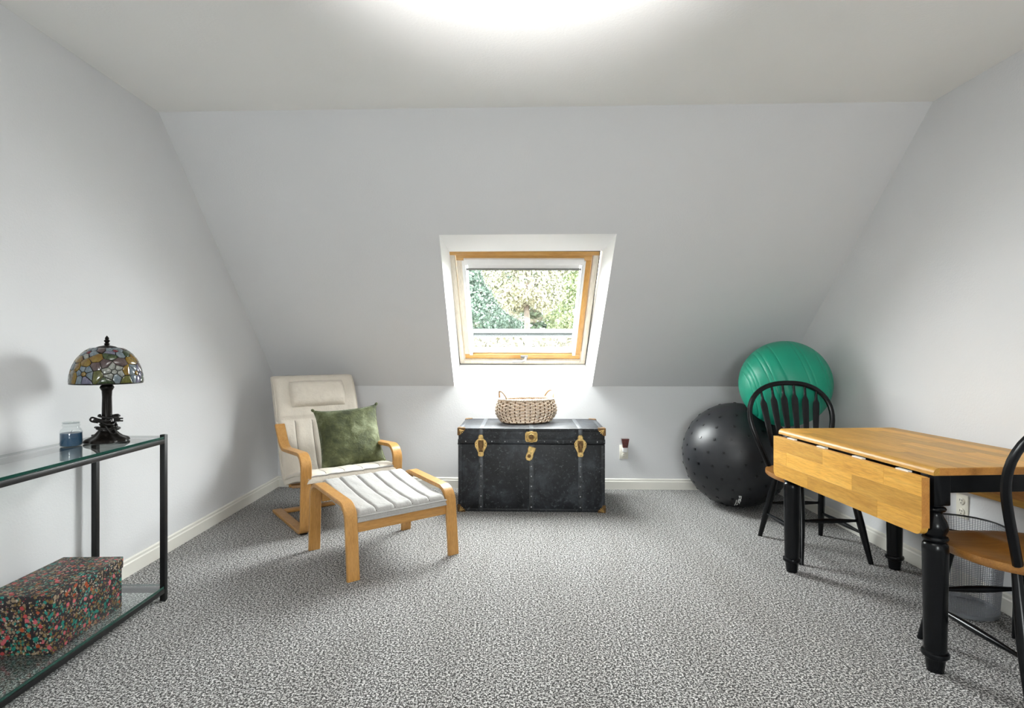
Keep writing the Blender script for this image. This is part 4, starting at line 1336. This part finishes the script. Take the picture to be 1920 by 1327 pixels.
# ================================================================== OUTSIDE THE SKYLIGHT
struct('ground', MB().box(-30, 30, 5.6, 45, -3.3, -3.0), M['grass'])
def foliage(cx, cy, cz, rx, ry, rz, n, size, seed):
    rg = np.random.default_rng(seed)
    d = rg.normal(size=(n, 3)); d /= np.linalg.norm(d, axis=1)[:, None]
    # lumpy crown: radius swells in bunches
    bc = rg.normal(size=(26, 3)); bc /= np.linalg.norm(bc, axis=1)[:, None]
    near = (d @ bc.T).max(axis=1)
    rad = (.64 + .42 * np.clip((near - .75) / .25, 0, 1)) * rg.uniform(.78, 1.0, n) ** .6
    p = d * rad[:, None] * np.array([rx, ry, rz]) + np.array([cx, cy, cz])
    a = rg.normal(size=(n, 3)) + d * .3 + np.array([0, 0, -.5]); a /= np.linalg.norm(a, axis=1)[:, None]
    b = np.cross(a, rg.normal(size=(n, 3)) + d); b /= np.linalg.norm(b, axis=1)[:, None]
    L = size * rg.uniform(.7, 1.3, n)[:, None]; W = L * .30
    c_ = np.cross(a, b) * L * .10
    V = np.stack([p - a * L * .5, p + b * W - c_, p + a * L * .5, p - b * W - c_], axis=1).reshape(-1, 3)
    Fc = [(4 * i, 4 * i + 1, 4 * i + 2) for i in range(n)] + [(4 * i, 4 * i + 2, 4 * i + 3) for i in range(n)]
    return V, Fc
def tree(label, x, y, zc, rx, rz, leaf, n, size, seed, group='trees beyond the skylight'):
    t = thing('tree', label, 'tree', (x, y, -3.0), 0, group)
    V, Fc = foliage(0, 0, zc + 3.0, rx, rx, rz, n, size, seed)
    me = bpy.data.meshes.new('foliage'); me.from_pydata(V.tolist(), [], Fc); me.materials.append(leaf)
    o = bpy.data.objects.new('foliage', me); col.objects.link(o); o.parent = t
    o['kind'] = 'stuff'
    rr = random.Random(seed)
    tk = MB().tube([(0, 0, 0), (.05, .02, zc * .5 + 1), (.0, .05, zc + 2.0), (.1, 0, zc + 3 + rz * .5)], [.09, .08, .06, .02], 9)
    for k in range(9):
        a = rr.uniform(0, 2 * PI); h = zc + 3 + rr.uniform(-.6, .4) * rz
        tk.tube([(0, 0, h), (math.cos(a) * rx * .5, math.sin(a) * rx * .5, h + .35), (math.cos(a) * rx * .85, math.sin(a) * rx * .85, h + .5)], [.05, .03, .01], 6)
    obj('trunk', tk, M['bark'], t, 60)
lfA = m_leaf('leaf_bluegreen', (0.034, 0.056, 0.041), (0.075, 0.112, 0.083))
lfB = m_leaf('leaf_olive', (0.063, 0.069, 0.038), (0.139, 0.133, 0.082))
lfC = m_leaf('leaf_yellowgreen', (0.053, 0.076, 0.030), (0.158, 0.172, 0.079))
lfD = m_leaf('leaf_deep', (0.034, 0.056, 0.034), (0.084, 0.118, 0.073))
lfE = m_leaf('leaf_hedge', (0.026, 0.026, 0.009), (0.066, 0.057, 0.022))
tree('blue-green leafy tree at the left of the skylight view', -1.35, 14.6, 2.5, 1.85, 2.7, lfA, 44000, .085, 1)
tree('pale olive tree in the middle of the skylight view', .42, 11.7, 3.0, .95, 1.15, lfB, 16000, .075, 2)
tree('yellow-green tree at the right of the skylight view', 2.75, 14.6, 2.5, 1.75, 2.5, lfC, 36000, .085, 3)
tree('deep green tree behind the other trees in the skylight view', 1.0, 20.5, 3.4, 3.4, 4.0, lfD, 26000, .2, 4)
tree('deep green tree far left, mostly hidden behind the blue-green tree', -5.0, 16.5, 2.6, 2.2, 3.0, lfD, 9000, .2, 5)
bu = thing('reflection_block', 'pale grey block in place of a glass reflection low in the skylight view', 'reflection stand-in', (.5, 9.6, -3.0))  # added block standing in for a pale reflection in the skylight glass
obj('wall', MB().box(-5, 5, 0, 1.4, 0, 4.42), M['reflection_grey'], bu)  # body of the block, shaped as the reflected band
obj('block_cap', MB().box(-5.05, 5.05, -.06, 1.45, 4.42, 4.50, .01), M['reflection_grey'], bu)
hg = thing('hedge', 'yellow-green clipped hedge along the bottom of the skylight view', 'hedge', (.3, 8.4, -3.0))
rg = np.random.default_rng(8)
n = 9000
P = np.stack([rg.uniform(-2.6, 2.6, n), rg.uniform(-.3, .3, n), 4.30 - np.abs(rg.normal(0, .35, n))], axis=1)
a = rg.normal(size=(n, 3)); a /= np.linalg.norm(a, axis=1)[:, None]
b = np.cross(a, rg.normal(size=(n, 3))); b /= np.linalg.norm(b, axis=1)[:, None]
L = .10
V = np.stack([P - a * L * .5, P + b * L * .3, P + a * L * .5, P - b * L * .3], axis=1).reshape(-1, 3)
me = bpy.data.meshes.new('foliage'); me.from_pydata(V.tolist(), [], [(4 * i, 4 * i + 1, 4 * i + 2, 4 * i + 3) for i in range(n)]); me.materials.append(lfE)
o = bpy.data.objects.new('foliage', me); col.objects.link(o); o.parent = hg; o['kind'] = 'stuff'
obj('stems', MB().box(-2.5, 2.5, -.22, .22, 0, 4.0), M['bark'], hg)
